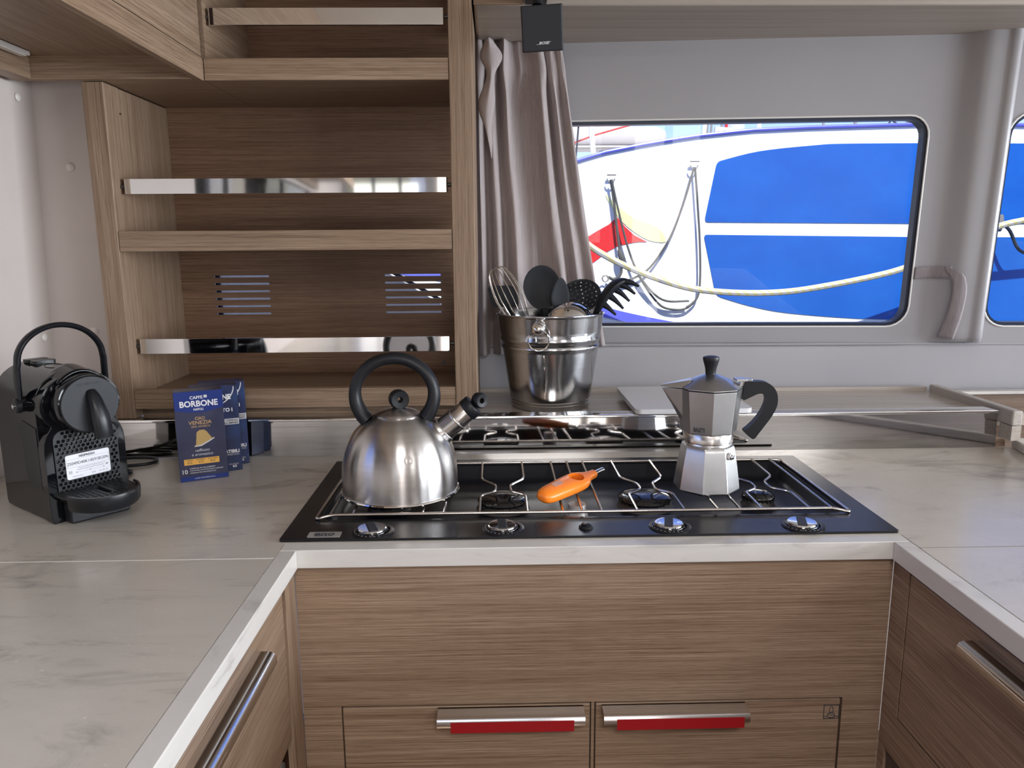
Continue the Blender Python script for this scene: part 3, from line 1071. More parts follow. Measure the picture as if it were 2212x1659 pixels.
# ------------------------------------------------------------------ kettle
kx, ky, kz = -.1665, 1.2200, KC + .0133
t = thing('kettle', 'brushed steel whistling kettle with a black ring handle', 'kettle', (kx, ky, kz))
body = [(0, .0005), (.080, .0), (.0955, .0015), (.0985, .003), (.0985, .0055), (.0965, .007), (.0966, .020), (.0964, .036), (.0950, .053), (.0918, .069), (.0868, .084), (.0800, .0975), (.0705, .1095), (.0580, .1205), (.0420, .1305), (.0400, .1318), (0, .1318)]
pp = smooth_path([(r, 0, z) for r, z in body[5:15]], 4)
prf = [(r, z) for r, z in body[:5]] + [(p.x, p.z) for p in pp] + body[15:]
mb = MB().lathe(prf, 96, c=(kx, ky, kz))
bo = mb.build('body', M['kettle'], None, smooth=True, origin=(kx, ky, kz))
bo.location = (0, 0, 0)
bo.parent = t
MB().lathe([(.0965, .0015), (.0992, .0022), (.1000, .0042), (.0988, .0060), (.0968, .0065)], 96, c=(kx, ky, kz)).build('base_rim', M['chrome'], t, smooth=True)
lid = MB().lathe([(.0400, .1318), (.0408, .1330), (.0400, .1342), (.036, .1368), (.028, .1405), (.016, .1432), (.008, .1442), (0, .1445)], 64, c=(kx, ky, kz))
lo = lid.build('lid', M['kettle'], t, smooth=True)
kb = MB()
# ring-shaped knob with hole
n1, n2 = 40, 14
kb.grid(lambda u, v: (.0, 0, 0), 2, 2) if False else None
kpr = [(.0050, -.0085), (.0140, -.0095), (.0158, -.0075), (.0164, 0), (.0158, .0075), (.0140, .0095), (.0050, .0085), (.0040, .007), (.0040, -.007), (.0050, -.0085)]
kb.lathe(kpr, 40, M=Matrix.Rotation(math.radians(22), 4, 'Z') @ Matrix.Rotation(PI / 2, 4, 'X'), c=(kx + .002, ky, kz + .1580))
kb.build('lid_knob', M['black_plastic'], lo, smooth=True)
# arched handle, running left to right
hc = (kx - .0045, kz + .1660)
hp = []
for k in range(-4, 29):
    a = math.radians(180 + 44 - (k + 4) * (264 / 32))
    hp.append((hc[0] + .0655 * math.cos(a), ky, hc[1] + .0610 * math.sin(a)))
rr = []
for k in range(len(hp)):
    u = abs(k / (len(hp) - 1) - .5) * 2
    rr.append(.0100 + (.0030 * max(0, (u - .62) / .38)))
MB().tube(hp, rr, 18, up=(0, 1, 0), flat=(1.0, 1.3)).build('handle', M['black_plastic'], t, smooth=True)
for s in (-1, 1):
    mt = MB()
    p = V(hp[0] if s < 0 else hp[-1])
    q = V((kx, ky, kz + .07))
    d = (q - p).normalized()
    mt.tube([p - d * .002, p + d * .012], .0085, 12)
    mt.build('handle_mount', M['steel'], t, smooth=True)
# spout to the right, rising
s0 = V((kx + .0770, ky, kz + .1065)); sd = V((.775, 0, .632)).normalized()
def along(a): return s0 + sd * a
neck = MB().tube([along(-.030), along(-.016), along(-.007), along(-.001)], [.0345, .0285, .0240, .0218], 36)
neck.build('spout_neck', M['kettle'], t, smooth=True)
sp = MB().tube([along(-.0015), along(-.0005), along(.0010), along(.0235), along(.0240), along(.0255), along(.0270), along(.0275), along(.0480), along(.052), along(.054)],
               [.0218, .0222, .0202, .0198, .0210, .0214, .0208, .0190, .0180, .0165, .015], 36)
so = sp.build('spout', M['steel'], t, smooth=True)
cp = MB().tube([along(.0480), along(.0490), along(.0625), along(.0640)], [.0184, .0192, .0192, .0180], 36)
co = cp.build('whistle_cap', M['black_plastic'], so, smooth=True)
rg = MB().lathe([(.0048, -.0072), (.0108, -.0080), (.0126, -.006), (.0132, 0), (.0126, .006), (.0108, .0080), (.0048, .0072), (.004, .004), (.004, -.004), (.0048, -.0062)], 32,
                M=Matrix.Rotation(math.radians(38), 4, 'Z') @ Matrix.Rotation(PI / 2, 4, 'X'), c=along(.0760))
so2 = rg.build('cap_ring', M['black_plastic'], so, smooth=True)
dn = MB().lathe([(.0125, 0), (.011, .001), (.006, .0005), (.0045, -.001), (0, -.002)], 24, M=Matrix.Rotation(PI / 2, 4, 'X'), c=(kx + .019, ky - .0950, kz + .062))

# ------------------------------------------------------------------ moka pot
px_, py_, pz_ = .3530, 1.2150, KC + .0132
t = thing('moka_pot', 'eight-sided aluminium stovetop coffee pot with a black handle', 'coffee pot', (px_, py_, pz_))
rz = math.radians(24)
rzu = math.radians(36)


def octo(prof, n=8, sub=1, a0=rz):
    mb = MB()
    mb.lathe(prof, n, c=(px_, py_, pz_), a0=a0)
    return mb


low = octo([(0, 0), (.0525, 0), (.0550, .003), (.0540, .012), (.0500, .040), (.0450, .070), (.0430, .0765), (.0405, .0790), (.0, .0790)])
low.build('boiler', M['alu'], t, bevel=.0012)
MB().lathe([(.0385, .078), (.0400, .0800), (.0395, .0825), (.0410, .084), (.0412, .0985), (.0400, .1000), (0, .1000)], 48, c=(px_, py_, pz_)).build('collar', M['steel'], t, smooth=True)
upm = octo([(0, .0985), (.0420, .0985), (.0460, .1010), (.0475, .115), (.0505, .145), (.0535, .1725), (0, .1725)], a0=rzu)
upo = upm.build('upper_chamber', M['alu'], t, bevel=.0010)
# pouring spout
ca, sa = math.cos(math.radians(180 - 8)), math.sin(math.radians(180 - 8))
def sp_(r, w, z):
    d = V((ca, sa, 0)); s = V((-sa, ca, 0))
    return V((px_, py_, pz_)) + d * r + s * w + V((0, 0, z))
mb = MB().add([sp_(.044, -.017, .1725), sp_(.044, .017, .1725), sp_(.044, .010, .125), sp_(.044, -.010, .125), sp_(.046, 0, .115), sp_(.078, .0035, .1725), sp_(.078, -.0035, .1725), sp_(.0775, 0, .1690), sp_(.062, 0, .144)],
              [(0, 1, 5, 6), (1, 2, 5), (2, 8, 7, 5), (0, 6, 3), (3, 6, 7, 8), (2, 4, 8), (3, 8, 4), (5, 7, 6), (0, 3, 4, 2, 1)])
mb.build('spout', M['alu'], upo, bevel=.0008)
lid = octo([(0, .1735), (.0535, .1735), (.0540, .1755), (.0300, .1885), (.0120, .1955), (0, .1955)], a0=rzu)
lo = lid.build('lid', M['alu'], t, bevel=.0008)
MB().add([sp_(.045, -.018, .1738), sp_(.045, .018, .1738), sp_(.0805, .004, .1745), sp_(.0805, -.004, .1745), sp_(.030, -.012, .1875), sp_(.030, .012, .1875), sp_(.0800, .003, .1770), sp_(.0800, -.003, .1770)],
         [(0, 3, 2, 1), (4, 5, 6, 7), (0, 1, 5, 4), (1, 2, 6, 5), (2, 3, 7, 6), (3, 0, 4, 7)]).build('lid_lip', M['alu'], lo, bevel=.0006)
MB().lathe([(0, .194), (.0088, .194), (.0085, .198), (.0095, .206), (.0128, .2170), (.0138, .2215), (.0130, .2245), (.007, .2262), (0, .2265)], 12, c=(px_, py_, pz_)).build('lid_knob', M['black_plastic'], lo, smooth=True)
# handle outline in the plane of the pot
ho = [(.4085, 1.1150), (.4240, 1.1175), (.4400, 1.1170), (.4520, 1.1110), (.4600, 1.1010), (.4630, 1.0880), (.4615, 1.0740), (.4540, 1.0580), (.4440, 1.0430), (.4350, 1.0300), (.4270, 1.0200), (.4185, 1.0245), (.4110, 1.0330),
      (.4180, 1.0400), (.4290, 1.0520), (.4380, 1.0660), (.4435, 1.0800), (.4440, 1.0900), (.4400, 1.0960), (.4310, 1.0970), (.4200, 1.0920), (.4120, 1.0880), (.4060, 1.0880)]
ho = [(p.x, p.z) for p in smooth_path([(a, 0, b) for a, b in ho], 3, closed=True)]
hb = MB().prism(ho, -.0085, .0085, lambda a, b, d: (a, py_ + d, b))
hb.xf(Matrix.Translation((px_, py_, 0)) @ Matrix.Rotation(math.radians(-4), 4, 'Z') @ Matrix.Translation((-px_, -py_, 0)))
hb.build('handle', M['black_plastic'], t, bevel=.003, seg=3)
hg = MB().box(.4010, .4215, py_ - .0075, py_ + .0075, 1.1020, 1.1205).box(.394, .412, py_ - .010, py_ + .010, 1.1165, 1.1215)
hg.build('hinge', M['alu'], t, bevel=.001)
va = math.radians(-52)
vc = V((px_ + .0455 * math.cos(va), py_ + .0455 * math.sin(va), pz_ + .0640))
Mv = Matrix.Rotation(va, 4, 'Z') @ Matrix.Rotation(PI / 2, 4, 'Y')
vb = MB().lathe([(.0062, -.003), (.0062, .0025), (.0055, .003), (0, .003)], 6, M=Mv, c=vc)
vb.lathe([(.0042, .003), (.0042, .0055), (.002, .006), (.0016, .0085), (0, .0085)], 16, M=Mv, c=vc)
vb.build('safety_valve', M['chrome'], t, smooth=True)
# maker's lettering on the facet that faces left-front
fa = math.radians(-90 - 33 + 12 - 22.5 + 22.5)
fa = rz + math.radians(-157.5 + 22.5 * 0)
def facet_text(body, size, k, z, width):
    a = rzu + math.radians(45 * k + 22.5)
    ap = math.cos(math.radians(22.5))
    # facet leans outwards towards the top
    r0, z0, r1, z1 = .0475 * ap, .115, .0535 * ap, .1725
    r = r0 + (r1 - r0) * (z - z0) / (z1 - z0) + .0004
    n = V((math.cos(a), math.sin(a), 0)); rt = V((-math.sin(a), math.cos(a), 0))
    upv = (n * (r1 - r0) + V((0, 0, z1 - z0))).normalized()
    return text_mb(body, size, V((px_, py_, pz_)) + n * r + V((0, 0, z)) - rt * .003, rt, upv, bold=.0003, width=width)


best = min(range(8), key=lambda k: abs(((rzu + math.radians(45 * k + 22.5)) - math.radians(-121) + PI) % (2 * PI) - PI))
facet_text('BIALETTI', .0100, best, .1085, .0185).build('lettering', M['print_dark'], upo)

# ------------------------------------------------------------------ lighter
t = thing('gas_lighter', 'bright orange gas lighter lying across the pan support', 'lighter', (.12, 1.17, KC + .0135))
a0_ = V((.0630, 1.1250, 0)); d_ = (V((.1750, 1.2500, 0)) - V((.0770, 1.1280, 0))).normalized(); s_ = V((-d_.y, d_.x, 0))
LZ = KC + .0285
cl = [(0.000, .004), (.004, .0105), (.012, .0148), (.026, .0172), (.045, .0182), (.065, .0185), (.085, .0188), (.100, .0190), (.112, .0182), (.121, .0150), (.129, .0108), (.138, .0082), (.150, .0070), (.158, .0066)]
off = lambda u: .004 * math.sin(u / .158 * PI) 
outl = [(u, -w_ + off(u) * 0 - .002) for u, w_ in cl] + [(u, w_ - .002 + (.0 if u < .1 else 0)) for u, w_ in reversed(cl)]
hole = [(.1000 + .0155 * math.cos(a), .0005 + .0112 * math.sin(a)) for a in [k * PI / 12 for k in range(24)]]
RC, RS = math.cos(.26), math.sin(.26)
place = lambda a, b, d: tuple(V((.0650, 1.1290, 0)) + d_ * a + s_ * (b * RC - d * RS) + V((0, 0, LZ + d * RC + b * RS)))
rows = [(0.0, .35, .002), (.0015, .62, .0), (.005, .82, 0), (.011, .95, 0), (.022, 1.0, 0)]
prof_w = [(0, .0050), (.0015, .0085), (.005, .0120), (.011, .0150), (.022, .0170), (.040, .0180), (.060, .0192), (.080, .0202), (.098, .0208), (.112, .0198), (.122, .0162), (.130, .0120), (.138, .0092), (.148, .0080), (.1585, .0076), (.1590, .0066)]
prof_t = [(0, .0035), (.0015, .0062), (.005, .0085), (.011, .0100), (.022, .0110), (.040, .0115), (.060, .0118), (.080, .0118), (.098, .0112), (.112, .0104), (.122, .0096), (.130, .0088), (.138, .0080), (.148, .0072), (.1585, .0070), (.1590, .0060)]
lb = MB()
NS = 28
vs_, fs_ = [], []
for (u, w_), (_, th_) in zip(prof_w, prof_t):
    for k in range(NS):
        a = 2 * PI * k / NS
        ca_, sa_ = math.cos(a), math.sin(a)
        vs_.append(place(u, -.002 + w_ * math.copysign(abs(ca_) ** .8, ca_), th_ * math.copysign(abs(sa_) ** .8, sa_)))
for r_ in range(len(prof_w) - 1):
    for k in range(NS):
        fs_.append((r_ * NS + k, r_ * NS + (k + 1) % NS, (r_ + 1) * NS + (k + 1) % NS, (r_ + 1) * NS + k))
fs_.append(tuple(range(NS - 1, -1, -1)))
fs_.append(tuple((len(prof_w) - 1) * NS + k for k in range(NS)))
lb.add(vs_, fs_)
lbo = lb.build('body', M['orange'], t, smooth=True)
cut = MB().prism([(.1000 + .0160 * math.cos(a), -.0005 + .0130 * math.sin(a)) for a in [k * PI / 16 for k in range(32)]], -.03, .03, place).build('cut', M['orange'], t)
md = lbo.modifiers.new('b', 'BOOLEAN')
md.object = cut
md.operation = 'DIFFERENCE'
md.solver = 'EXACT'
nm_ = bpy.data.meshes.new_from_object(lbo.evaluated_get(bpy.context.evaluated_depsgraph_get()))
lbo.modifiers.clear()
lbo.data = nm_
bpy.data.objects.remove(cut, do_unlink=True)
bmx = bmesh.new()
bmx.from_mesh(nm_)
for e_ in bmx.edges:
    if len(e_.link_faces) == 2:
        e_.smooth = e_.calc_face_angle(0) < math.radians(40)
for f_ in bmx.faces:
    f_.smooth = True
bmx.to_mesh(nm_)
bmx.free()
md = lbo.modifiers.new('bevel', 'BEVEL')
md.width = .0012
md.segments = 2
md.limit_method = 'ANGLE'
md.angle_limit = math.radians(40)
MB().prism([(.0860, -.004), (.0905, -.0048), (.0925, .0), (.0905, .0048), (.0860, .004)], -.0035, .0035, place).build('trigger', M['chrome'], t, bevel=.001)
nz = MB().tube([place(.156, -.0018, 0), place(.178, -.0018, 0), place(.1895, -.0018, 0), place(.1900, -.0018, 0)], [.0042, .0042, .0042, .0034], 16)
nz.build('nozzle', M['chrome'], t, smooth=True)
MB().prism(rrect(.034, .058, -.004, .006, .001), .0112, .0119, place).build('sticker', mat('sticker', (.55, .30, .22), .4), t)
MB().prism(rrect(.040, .058, -.0115, -.0085, .0012), .0080, .0107, place).build('slot', M['orange_dark'], t)

# ------------------------------------------------------------------ bucket with utensils
bx_, by_, bz_ = .1170, 1.6400, .9899
t = thing('utensil_bucket', 'ribbed shiny steel bucket holding kitchen utensils on the ledge', 'bucket', (bx_, by_, bz_))
def br(z): return .0862 + (.1165 - .0862) * z / .205
pr = [(0, .001), (.0840, 0), (br(0), .001)]
for z in (.010, .0165):
    pr += [(br(z), z), (br(z) + .0012, z + .0015), (br(z), z + .003)]
pr += [(br(.03), .03), (br(.08), .08), (br(.126), .126)]
for z in (.130, .147):
    pr += [(br(z), z), (br(z) + .0028, z + .004), (br(z) + .0030, z + .007), (br(z) + .0008, z + .011)]
pr += [(br(.17), .17), (br(.2), .20), (.1165, .2035), (.1185, .2050), (.1185, .2068), (.1165, .2075), (.1150, .2060), (br(.19) - .0012, .19), (br(.10) - .0012, .10), (br(.01) - .002, .004), (0, .004)]
bo = MB().lathe(pr, 96, c=(bx_, by_, bz_)).build('body', M['bucket'], None, smooth=True, origin=(bx_, by_, bz_))
bo.location = (0, 0, 0); bo.parent = t
sm = MB().box(-.0006, .0006, -.0008, .0004, .03, .125)
a = math.radians(-101)
for q in range(len(sm.v)):
    p = sm.v[q]
    r_ = br(p.z) - p.y * 0 + (.0006 if p.y < 0 else -.0003)
    sm.v[q] = V((bx_, by_, bz_)) + V((math.cos(a) * r_ - math.sin(a) * p.x, math.sin(a) * r_ + math.cos(a) * p.x, p.z))
sm.build('seam', M['chrome'], t)
ka = math.radians(-106)
kp = V((bx_ + math.cos(ka) * (br(.175) + .006), by_ + math.sin(ka) * (br(.175) + .006), bz_ + .182))
ks = MB().lathe([(0, -.015), (.007, -.0135), (.012, -.009), (.0148, -.002), (.0148, .003), (.012, .009), (.007, .0130), (0, .0145)], 28, c=kp + V((0, -.004, 0)))
ks.build('handle_boss', M['chrome'], t, smooth=True)
rn = [kp + V((.0215 * math.sin(q) * (1 if abs(math.sin(q)) < .9 else 1), -.012 - .004 * math.cos(q), -.001 - .0215 * (1 - math.cos(q)))) for q in [k * 2 * PI / 32 for k in range(32)]]
MB().tube(rn, .0014, 8, closed=True).build('ring_handle', M['chrome'], t, smooth=True)


def in_bucket(label, name, cat, foot):
    return thing(name, label, cat, foot, 0, None)


def ellipsoid_shell(c, ax, nrm, L, Wd, depth, cup=1.0, holes=False):
    pass


def head(mb, c, up, side, a, b, thick, cup=.0, shape=lambda u: 1.0, n=24, m_=10):
    """solid oval head: c centre, up/side unit vectors, a half length, b half width, cup dish depth"""
    up = V(up).normalized(); side = V(side).normalized(); nn = side.cross(up)
    vs, fs = [], []
    for sgn in (1, -1):
        base = len(vs)
        vs.append(V(c) + nn * (sgn * thick / 2 - cup))
        for j in range(1, m_ + 1):
            r_ = j / m_
            for k in range(n):
                th = 2 * PI * k / n
                uu = math.sin(th) * r_; ww = math.cos(th) * r_
                w_ = b * shape(uu)
                edge = math.sqrt(max(0, 1 - r_ ** 6))
                vs.append(V(c) + up * a * uu + side * w_ * ww + nn * (sgn * thick / 2 * edge - cup * (1 - r_ * r_)))
    N = 1 + n * m_
    for h_ in (0, 1):
        o_ = h_ * N
        for k in range(n):
            fs.append((o_, o_ + 1 + k, o_ + 1 + (k + 1) % n))
        for j in range(m_ - 1):
            for k in range(n):
                p0 = o_ + 1 + j * n + k; p1 = o_ + 1 + j * n + (k + 1) % n
                fs.append((p0, p1, p1 + n, p0 + n))
    for k in range(n):
        p0 = 1 + (m_ - 1) * n + k; p1 = 1 + (m_ - 1) * n + (k + 1) % n
        fs.append((p0, p1, p1 + N, p0 + N))
    mb.add(vs, fs)
    return mb


zB = bz_ + .006
# whisk
ft = V((.135, 1.625, zB + .005)); tip = V((-.002, 1.640, 1.2930))
t = in_bucket('steel balloon whisk, leftmost utensil in the bucket', 'whisk', 'whisk', tuple(ft))
ax = (tip - ft).normalized()
sd = ax.cross(V((0, 1, 0))).normalized(); fr_ = V((0, 1, 0))
neckp = ft + ax * .150
for k in range(7):
    a = PI * k / 7
    dv = sd * math.cos(a) + fr_ * math.sin(a)
    Lh = (tip - neckp).length
    pts = []
    for q in range(25):
        u = q / 24 * 2 - 1
        s_u = 1 - abs(u)
        l = Lh * (1 - (abs(u)) ** 2.6) if False else None
        ang = q / 24 * PI
        wdt = math.cos(ang)
        ll = math.sin(ang)
        prof_ = .034 * (abs(wdt) ** .55) * (1 if wdt > 0 else -1) if abs(wdt) < .999 else .034 * wdt
        h_ = Lh * (ll ** .75)
        shrink = 1.0 if h_ > Lh * .62 else (.22 + .78 * (h_ / (Lh * .62)) ** .8)
        pts.append(neckp + ax * h_ + dv * prof_ * shrink)
    MB().tube(pts, .0009, 6).build('wire_loop', M['wire'], t, smooth=True)
MB().tube([ft, neckp], .0062, 14).build('handle', M['steel'], t, smooth=True)
# flat black turner behind the whisk
ft = V((.100, 1.675, zB + .005)); c = V((.0160, 1.6850, 1.2230))
t = in_bucket('black nylon turner standing behind the whisk', 'turner', 'turner', tuple(ft))
mb = MB().prism(rrect(-.031, .031, -.0180, .0300, .011), -.0015, .0015, lambda a, b, d: (c.x + a - .22 * b, c.y + d, c.z + b))
mb.build('blade', M['nylon'], t, bevel=.001)
MB().tube([ft, c + V((.012, 0, -.016))], .0055, 10).build('handle', M['nylon'], t, smooth=True)
# big solid spoon
ft = V((.135, 1.660, zB + .005)); c = V((.1010, 1.6750, 1.2480))
t = in_bucket('large black nylon serving spoon, tallest in the bucket', 'serving_spoon', 'spoon', tuple(ft))
mb = head(MB(), c, (-.02, .12, 1), (1, 0, 0), .050, .0420, .003, .008, lambda u: 1 - .12 * max(0, -u))
mb.build('bowl', M['nylon'], t, smooth=True)
MB().tube([ft, c + V((.004, .0, -.045))], [.006, .009], 12).build('handle', M['nylon'], t, smooth=True)
# narrow spoon in front
ft = V((.100, 1.640, zB + .005)); c = V((.1400, 1.6500, 1.2310))
t = in_bucket('narrow dark grey spoon in front of the large spoon', 'narrow_spoon', 'spoon', tuple(ft))
head(MB(), c, (.03, .1, 1), (1, .1, 0), .0400, .0205, .004, .003, lambda u: 1 - .25 * max(0, u)).build('bowl', M['nylon2'], t, smooth=True)
MB().tube([ft, c + V((-.001, 0, -.036))], [.005, .006], 12).build('handle', M['nylon2'], t, smooth=True)
# skimmer with holes
ft = V((.085, 1.680, zB + .005)); c = V((.1870, 1.6900, 1.2270))
t = in_bucket('black nylon skimmer with many small holes', 'skimmer', 'skimmer', tuple(ft))
upv = V((-.32, .22, 1)).normalized(); sdv = V((1, 0, .32)).normalized(); nn = sdv.cross(upv)
ou = [(.0490 * math.cos(a), .0380 * math.sin(a)) for a in [k * PI / 24 for k in range(48)]]
hl = []
for ring, cnt in ((.008, 5), (.0155, 10), (.0235, 15), (.0310, 20)):
    for k in range(cnt):
        a = 2 * PI * k / cnt + ring * 70
        cx_, cy_ = ring * 1.25 * math.cos(a), ring * math.sin(a)
        hl.append([(cx_ + .0017 * math.cos(q), cy_ + .0017 * math.sin(q)) for q in [j * PI / 3 for j in range(6)]])
def sk(a, b, d):
    rr_ = (a / .049) ** 2 + (b / .038) ** 2
    return tuple(c + sdv * a + upv * b + nn * (d - .009 * (1 - rr_)))
MB().prism(ou, -.001, .001, sk, holes=hl).build('bowl', M['nylon'], t, smooth=False)
MB().tube([ft, c + V((-.012, .004, -.034))], [.0055, .0075], 12).build('handle', M['nylon'], t, smooth=True)
# pasta fork
ft = V((.070, 1.645, zB + .005))
t = in_bucket('black nylon pasta server with prongs, rightmost in the bucket', 'pasta_server', 'server', tuple(ft))
sp2 = smooth_path([(.2130, 1.645, 1.186), (.2250, 1.645, 1.206), (.2390, 1.645, 1.232), (.2560, 1.645, 1.252), (.2740, 1.645, 1.2620), (.2880, 1.645, 1.2620)], 4)
n_ = len(sp2)
hd = MB().tube(sp2, [.007 + .0125 * math.sin(min(1, k / (n_ * .55)) * PI / 2) - .013 * max(0, (k - n_ * .6) / (n_ * .4)) for k in range(n_)], 14, up=(0, 1, 0), flat=(.55, 1.4))
ho_ = hd.build('head', M['nylon'], t, smooth=True)
for p0, p1, p2 in (((.278, 1.262), (.294, 1.259), (.3080, 1.2520)), ((.270, 1.256), (.284, 1.249), (.3000, 1.2355)), ((.258, 1.246), (.272, 1.236), (.2880, 1.2200)),
                   ((.246, 1.232), (.259, 1.221), (.2750, 1.2040)), ((.232, 1.214), (.244, 1.205), (.2590, 1.1905))):
    for dy in (-.010,):
        pts = smooth_path([(p0[0], 1.645 + dy, p0[1]), (p1[0], 1.645 + dy * 1.7, p1[1]), (p2[0], 1.645 + dy * 2.2, p2[1])], 4)
        MB().tube(pts, [.0078 - .0054 * k / (len(pts) - 1) for k in range(len(pts))], 10).build('prong', M['nylon'], ho_, smooth=True)
MB().tube([ft, (.2140, 1.645, 1.188)], [.0055, .007], 12).build('handle', M['nylon'], t, smooth=True)
# ladle
ft = V((.120, 1.600, zB + .005)); c = V((.1560, 1.6000, 1.1830))
t = in_bucket('shiny steel ladle, bowl upwards at the front of the bucket', 'ladle', 'ladle', tuple(ft))
prl = [(0.0, .0395)] + [(.0480 * math.sin(a), .0395 * math.cos(a)) for a in [k * PI / 2 / 10 for k in range(1, 11)]] + [(.0465, .0)] + [(.0465 * math.cos(a), .038 * math.sin(a)) for a in [k * PI / 2 / 10 for k in range(1, 10)]] + [(0, .038)]
MB().lathe(prl, 40, c=c, M=Matrix.Rotation(.12, 4, 'X')).build('bowl', M['chrome'], t, smooth=True)
MB().tube([ft, (.118, 1.62, 1.14), (.116, 1.615, 1.176)], .0040, 12).build('handle', M['steel'], t, smooth=True)

# chopping board
t = tag(MB().prism(rrect(.2800, .5210, 1.4790, 1.7300, .014), 1.0010, 1.0110, lambda a, b, d: (a, b, d)).build('chopping_board', M['board'], None, bevel=.002, origin=(.40, 1.6, 1.001)),
        'white plastic chopping board lying on the ledge behind the coffee pot', 'chopping board')

# ------------------------------------------------------------------ capsule boxes
ang = math.radians(24.6)
u_ = V((math.cos(ang), math.sin(ang), 0)); nb = V((-math.sin(ang), math.cos(ang), 0)); BW, BH, BD = .0825, .1665, .036


def coffee_box(br_, label, navy, printer):
    """br_: bottom front right corner"""
    org = V(br_) - u_ * BW + V((0, 0, .0004))
    t = thing('coffee_box', label, 'coffee box', tuple(org), 0, 'coffee capsule boxes standing on the worktop')
    pc = lambda a, b, d: tuple(org + u_ * a + V((0, 0, b)) + nb * d)
    MB().prism([(0, 0), (BW, 0), (BW, BH), (0, BH)], 0, BD, pc).build('carton', M[navy], t, bevel=.0006)
    def patch(name, poly, m_, d=-.0003):
        MB().prism(poly, d, -.00005 if d > -.0004 else d + .0002, pc).build(name, M[m_], t)
    def txt(body, size, a, b, m_, **k):
        text_mb(body, size, pc(a, b, -.0006), u_, (0, 0, 1), ext=.0001, **k).build('lettering', M[m_], t)
    printer(patch, txt)
    return t


def front_print(patch, txt):
    top = [(0.0003, BH - .0003), (.0003, .1330)] + [(.0003 + (BW - .0006) * k / 12, .1330 - .0065 * math.sin(PI * k / 12) + .001 * k / 12) for k in range(1, 12)] + [(BW - .0003, .1340), (BW - .0003, BH - .0003)]
    patch('blue_band', top, 'card_blue')
    patch('blue_band', [(.0003, .0003), (BW - .0003, .0003), (BW - .0003, .0085), (.0003, .0085)], 'card_blue')
    txt('CAFFE', .0078, .0375, .1545, 'print_white', bold=.00012)
    txt('BORBONE', .0150, .0410, .1430, 'print_white', bold=.0004, width=.0640)
    txt('NAPOLI', .0060, .0400, .1328, 'print_white', bold=.0001, width=.0165)
    ang_ = MB
    patch('crest', [(.0530 + .0028 * math.cos(k * PI / 4) * (1 + .4 * (k % 2)), .1560 + .0026 * math.sin(k * PI / 4) * (1 + .4 * (k % 2))) for k in range(8)], 'print_silver', -.0006)
    txt('CIAO', .0080, .0410, .1160, 'print_gold', bold=.0001, width=.0165)
    txt('VENEZIA', .0095, .0410, .1080, 'print_gold', bold=.0001, width=.0390)
    txt('100% ARABICA', .0052, .0410, .1010, 'print_gold', width=.0325)
    cp_ = [(.0310, .0660), (.0300, .0635), (.0420, .0640), (.0570, .0720), (.0650, .0765), (.0645, .0785), (.0610, .0775), (.0525, .0910), (.0480, .0945), (.0400, .0940), (.0355, .0900), (.0330, .0670)]
    patch('capsule_picture', [(a - .002, b) for a, b in cp_], 'gold', -.0006)
    patch('capsule_picture', [(.0290, .0655), (.0285, .0640), (.0395, .0640), (.0545, .0715), (.0632, .0768), (.0628, .0785), (.0530, .0735), (.0390, .0665)], 'print_silver', -.0008)
    txt('raffinato', .0075, .0405, .0565, 'print_silver', shear=.4)
    txt('e aromatico', .0075, .0400, .0490, 'print_silver', shear=.4)
    patch('score_band', rrect(.0085, .0685, .0305, .0415, .001), 'band_orange')
    for x_, a_, b_ in ((.0180, 'CORPO', '6/10'), (.0370, 'INTENSITA', '6/10'), (.0575, 'DOLCEZZA', '8/10')):
        txt(a_, .0032, x_, .0390, 'print_dark')
        txt(b_, .0046, x_, .0345, 'print_dark')
    txt('10', .0110, .0080, .0180, 'print_white', bold=.0001)
    for k, s_ in enumerate(('CAPSULE IN ALLUMINIO', 'COMPATIBILI CON MACCHINE A MARCHIO', 'NESPRESSO PER USO DOMESTICO')):
        txt(s_, .0040 if k == 0 else .0029, .0170, .0235 - .0042 * k, 'print_white', align='LEFT')
    txt('LINEA PROFESSIONAL', .0036, .0420, .0045, 'print_silver')


def side_print(patch, txt):
    arc = [(.0540, BH - .0040)] + []
    txt('BORBONE', .0130, .0700, .1440, 'print_white', bold=.0005, align='RIGHT', width=.0560)
    crv = [(.034 + .043 * math.sin(a), .1640 - .0370 * math.cos(a) + .0) for a in [math.radians(k) for k in range(4, 90, 6)]]
    poly = crv + [(p[0] - .0016, p[1] + .0014) for p in reversed(crv)]
    patch('white_arc', poly, 'print_silver')
    txt('DECAFFEINATO I', .0095, .0720, .1190, 'print_white', align='RIGHT', bold=.0003)
    patch('silver_tab', [(.040, .0905), (.0820, .0905), (.0820, .1020), (.040, .1020)], 'print_silver')
    txt('CAPSULE', .0052, .0800, .0985, 'print_dark', align='RIGHT', bold=.0001)
    txt('IN ALLUMINIO', .0052, .0800, .0935, 'print_dark', align='RIGHT', bold=.0001)
    txt('COMPATIBILI', .0085, .0790, .0380, 'print_white', align='RIGHT', bold=.0003)
    txt('DOMESTICO', .0048, .0780, .0318, 'print_silver', align='RIGHT')
    txt('DOLCEZZA', .0034, .0760, .0130, 'print_silver', align='RIGHT')
    txt('8.5', .0058, .0720, .0085, 'print_white', align='RIGHT', bold=.0002)


coffee_box((-.5041, 1.3536, KC), 'front navy coffee box with a gold capsule picture and white CAFFE BORBONE lettering', 'card_navy', front_print)
coffee_box((-.4930, 1.3990, KC), 'middle blue coffee box, partly hidden behind the front one', 'card_deep', side_print)
coffee_box((-.4935, 1.4420, KC), 'rearmost blue coffee box, nearest the steel splashback', 'card_deep', side_print)
